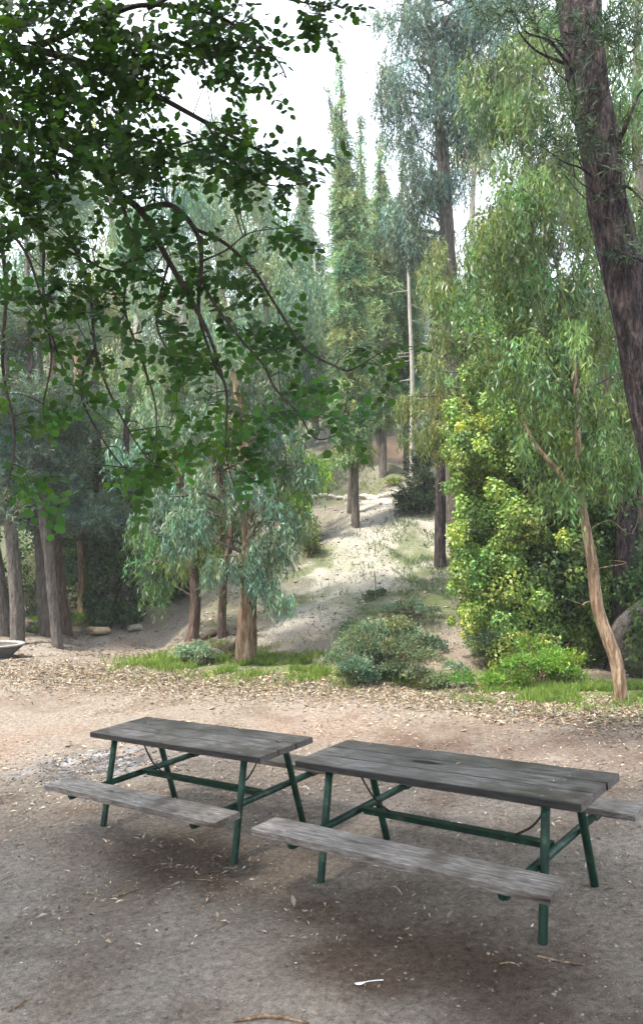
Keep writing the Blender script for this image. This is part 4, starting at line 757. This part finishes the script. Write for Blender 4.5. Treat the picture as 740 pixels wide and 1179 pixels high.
# stone edging on the hill ledge
for k, px in enumerate(list(np.linspace(352, 412, 7))+list(np.linspace(420, 466, 6))):
    p = at(px, 575-abs(k-6)*.6+rng.uniform(-1, 1)); s_ = rng.uniform(.10, .2)
    lab = ['leftmost', 'second from left', 'third from left', 'fourth from left', 'fifth from left', 'sixth from left', 'seventh from left', 'sixth from right', 'fifth from right', 'fourth from right', 'third from right', 'second from right', 'rightmost'][k]
    rock('edging_stone', f'pale stone on the hill ledge, {lab} of its row', p+np.array([0, 0, .03]), (s_*1.3, s_, s_*.7), (.34, .31, .27), 'stone', 10+k, 'stones edging the ledge on the hill')
# bowl
def lathe(name, prof, m, loc, seg=36, sy=1., parent=None):
    th = np.linspace(0, 2*pi, seg, endpoint=False); pr = np.array(prof)
    V = np.stack([pr[:, None, 0]*np.cos(th), pr[:, None, 0]*np.sin(th)*sy, pr[:, None, 1]*np.ones(seg)], -1).reshape(-1, 3)+np.array(loc)
    i = np.arange(len(pr)-1)[:, None]*seg; j = np.arange(seg)[None]; F = np.stack([i+j, i+(j+1) % seg, i+seg+(j+1) % seg, i+seg+j], -1).reshape(-1, 4)
    return build(name, V, F, m, parent, smooth=False, origin=loc)
p = at(-3, 757); mb = bark_mat('rough_concrete', [(.3, (.05, .043, .037)), (.6, (.11, .10, .09))], (4, 4, 4), .3); mbl = bark_mat('pale_rim', [(.3, (.15, .14, .13)), (.6, (.25, .235, .215))], (4, 4, 4), .2)
bw_ = thing('stone_bowl', 'round flared stone bowl standing in front of the left pines', 'stone bowl', p)
lathe('bowl', [(.001, -.02), (.27, -.02), (.28, .03), (.50, .235), (.44, .235), (.25, .08), (.001, .07)], mb, p, parent=bw_); lathe('rim', [(.42, .237), (.515, .237), (.53, .255), (.52, .272), (.43, .272), (.42, .237)], mbl, p, parent=bw_)
# fallen logs by the peeling gum
for k, (a_, b_, r_0, lab) in enumerate((((232, 738), (262, 730), .05, 'dark fallen log lying behind the small blue-green tuft'), ((262, 752), (277, 747), .06, 'short broken log against the foot of the peeling gum'), ((246, 745), (268, 757), .035, 'thin fallen branch crossing the logs by the peeling gum'))):
    P0, P1 = at(*a_), at(*b_); P0[2] += r_0; P1[2] += r_0; V, l, s = tube([P0, (P0+P1)/2+np.array([0, .02, .03]), P1], [r_0, r_0*.95, r_0*.8], seg=10, sub=5, rough=.3)
    tag(build('log', V, None, M['redbark'], smooth=True, origin=P0, loops=l, starts=s), lab, 'log')
p = at(432, 690); V, l, s = tube([p, p+np.array([0, 0, .35]), p+np.array([-.02, 0, .62])], [.02, .018, .016], seg=8, sub=2); tag(build('stake', V, None, M['palebark'], smooth=True, origin=p, loops=l, starts=s), 'thin grey wooden stake on the slope', 'stake')
# pale root at the bottom of the picture
P = [at(px_, py_)+np.array([0, 0, .004]) for px_, py_ in ((268, 1180), (285, 1175), (310, 1174), (335, 1177), (356, 1183))]; V, l, s = tube(P, [.005, .011, .013, .010, .005], seg=10, sub=5, rough=.5)
tag(build('root', V, None, M['gum'], smooth=True, origin=P[0], loops=l, starts=s), 'pale worn tree root breaking the soil at the bottom of the picture', 'root')
# twigs
ts = []
for k in range(150):
    x = rng.uniform(-3.5, 3.5); y = rng.uniform(2.7, 9); a_ = rng.uniform(0, pi); L_ = rng.uniform(.04, .16); n = 4; q = np.linspace(-.5, .5, n)
    X = x+np.cos(a_)*L_*q+rng.normal(0, .006, n); Y_ = y+np.sin(a_)*L_*q+rng.normal(0, .006, n); ts.append(tube(np.stack([X, Y_, tz(X, Y_)+.006+rng.uniform(0, .008, n)], 1), [.003, .003, .0025, .0015], seg=5, sub=2))
V, l, s = merge_tubes(ts); tag(build('fallen_twigs', V, None, M['gum'], smooth=True, loops=l, starts=s), 'small fallen twigs over the soil round the tables', None, None, 'stuff')
def stick(px0, py0, px1, py1, r, lab):
    P0, P1 = at(px0, py0), at(px1, py1); m_ = (P0+P1)/2; m_[2] = tz(m_[0], m_[1]); V, l, s = tube([P0+np.array([0, 0, r]), m_+np.array([.01, .01, r*1.5]), P1+np.array([0, 0, r])], [r, r*.9, r*.5], seg=7, sub=4, rough=.2)
    tag(build('stick', V, None, M['gum'], smooth=True, origin=P0, loops=l, starts=s), lab, 'stick')
stick(618, 1103, 672, 1114, .007, 'long pale stick on the soil just below the front right leg'); stick(125, 1036, 160, 1024, .006, 'forked dry stick on the soil left of the tables'); stick(10, 1168, 36, 1152, .006, 'curled pale stick in the bottom left corner'); stick(575, 1112, 598, 1116, .005, 'short pale stick in the trodden hollow')
# white plastic spoon
P0 = at(408, 1137); P1 = at(441, 1133); dx = P1-P0; L_ = np.linalg.norm(dx); dx = dx/L_; sdv = nrm(np.cross(np.array([0, 0, 1.]), dx)); m, N, K, b = mat_base('white_plastic'); b.inputs['Base Color'].default_value = (.72, .73, .74, 1); b.inputs['Roughness'].default_value = .3; n_ = N.new('ShaderNodeTexNoise'); n_.inputs['Scale'].default_value = 90; r_ = ramp(N, [(.3, (.55, .52, .48)), (.6, (.75, .76, .78))]); K.new(n_.outputs['Fac'], r_.inputs[0]); K.new(r_.outputs[0], b.inputs['Base Color'])
def strip(st, z, m, name, parent):
    V = []; 
    for (t_, w_, dz) in st:
        c_ = P0+dx*t_*L_+np.array([0, 0, z+dz]); V += [c_+sdv*w_, c_-sdv*w_, c_-sdv*w_-np.array([0, 0, .0015]), c_+sdv*w_-np.array([0, 0, .0015])]
    F = []; n = len(st)
    for k in range(n-1):
        for q in range(4): F.append((k*4+q, k*4+(q+1) % 4, k*4+4+(q+1) % 4, k*4+4+q))
    F += [(0, 1, 2, 3), (n*4-1, n*4-2, n*4-3, n*4-4)]
    return build(name, np.array(V), np.array(F), m, parent, smooth=False, origin=P0)
sp = thing('plastic_spoon', 'white plastic spoon lying on the soil in front of the nearer table', 'spoon', P0)
strip([(0, .002, .004), (.05, .009, .0015), (.14, .0125, 0), (.24, .0115, 0), (.33, .006, .003), (.36, .004, .004)], .010, m, 'spoon_bowl', sp)
strip([(.3605, .004, .004), (.5, .003, .006), (.8, .0032, .005), (1, .004, .003)], .010, m, 'handle', sp)
# leaves lying on the table tops
for k, (T, px, py, L_, ang, lab) in enumerate(((TL, 271, 837, .10, .4, 'pale leaf near the middle back edge of the farther table top'), (TL, 283, 840, .09, 1.9, 'curled pale leaf beside the right end of the farther table top'), (TL, 292, 838, .07, 2.6, 'small pale leaf nearest the back corner of the farther table top'), (TL, 322, 853, .06, -.6, 'yellow leaf by the right end of the farther table top'), (TR, 528, 880, .05, .5, 'small dry leaf on the nearer table top'), (TR, 640, 900, .035, 1.2, 'tiny pale leaf near the right end of the nearer table top'))):
    P = np.array(on_table(T, px, py)); V, F, c = leaves(P[None]-np.array([[L_/2, 0, 0]]), np.array([[math.cos(ang), math.sin(ang), .12]]), np.array([[.1, .1, 1.]]), np.array([L_]), np.array([L_*.26]), (np.array([[0, 0, 0], [.2, .35, .03], [.45, .5, .06], [.75, .3, .04], [1, 0, 0], [.75, -.3, .04], [.45, -.5, .06], [.2, -.35, .03], [.45, 0, .0]]), [(0, 1, 2, 8), (8, 2, 3, 4), (4, 5, 6, 8), (8, 6, 7, 0)]), np.array([[1.15, 1.1, .9]]))
    o = build('dry_leaf', V, F, M['dead'], col=c, origin=P); tag(o, lab, 'leaf', 'dry leaves on the table tops')
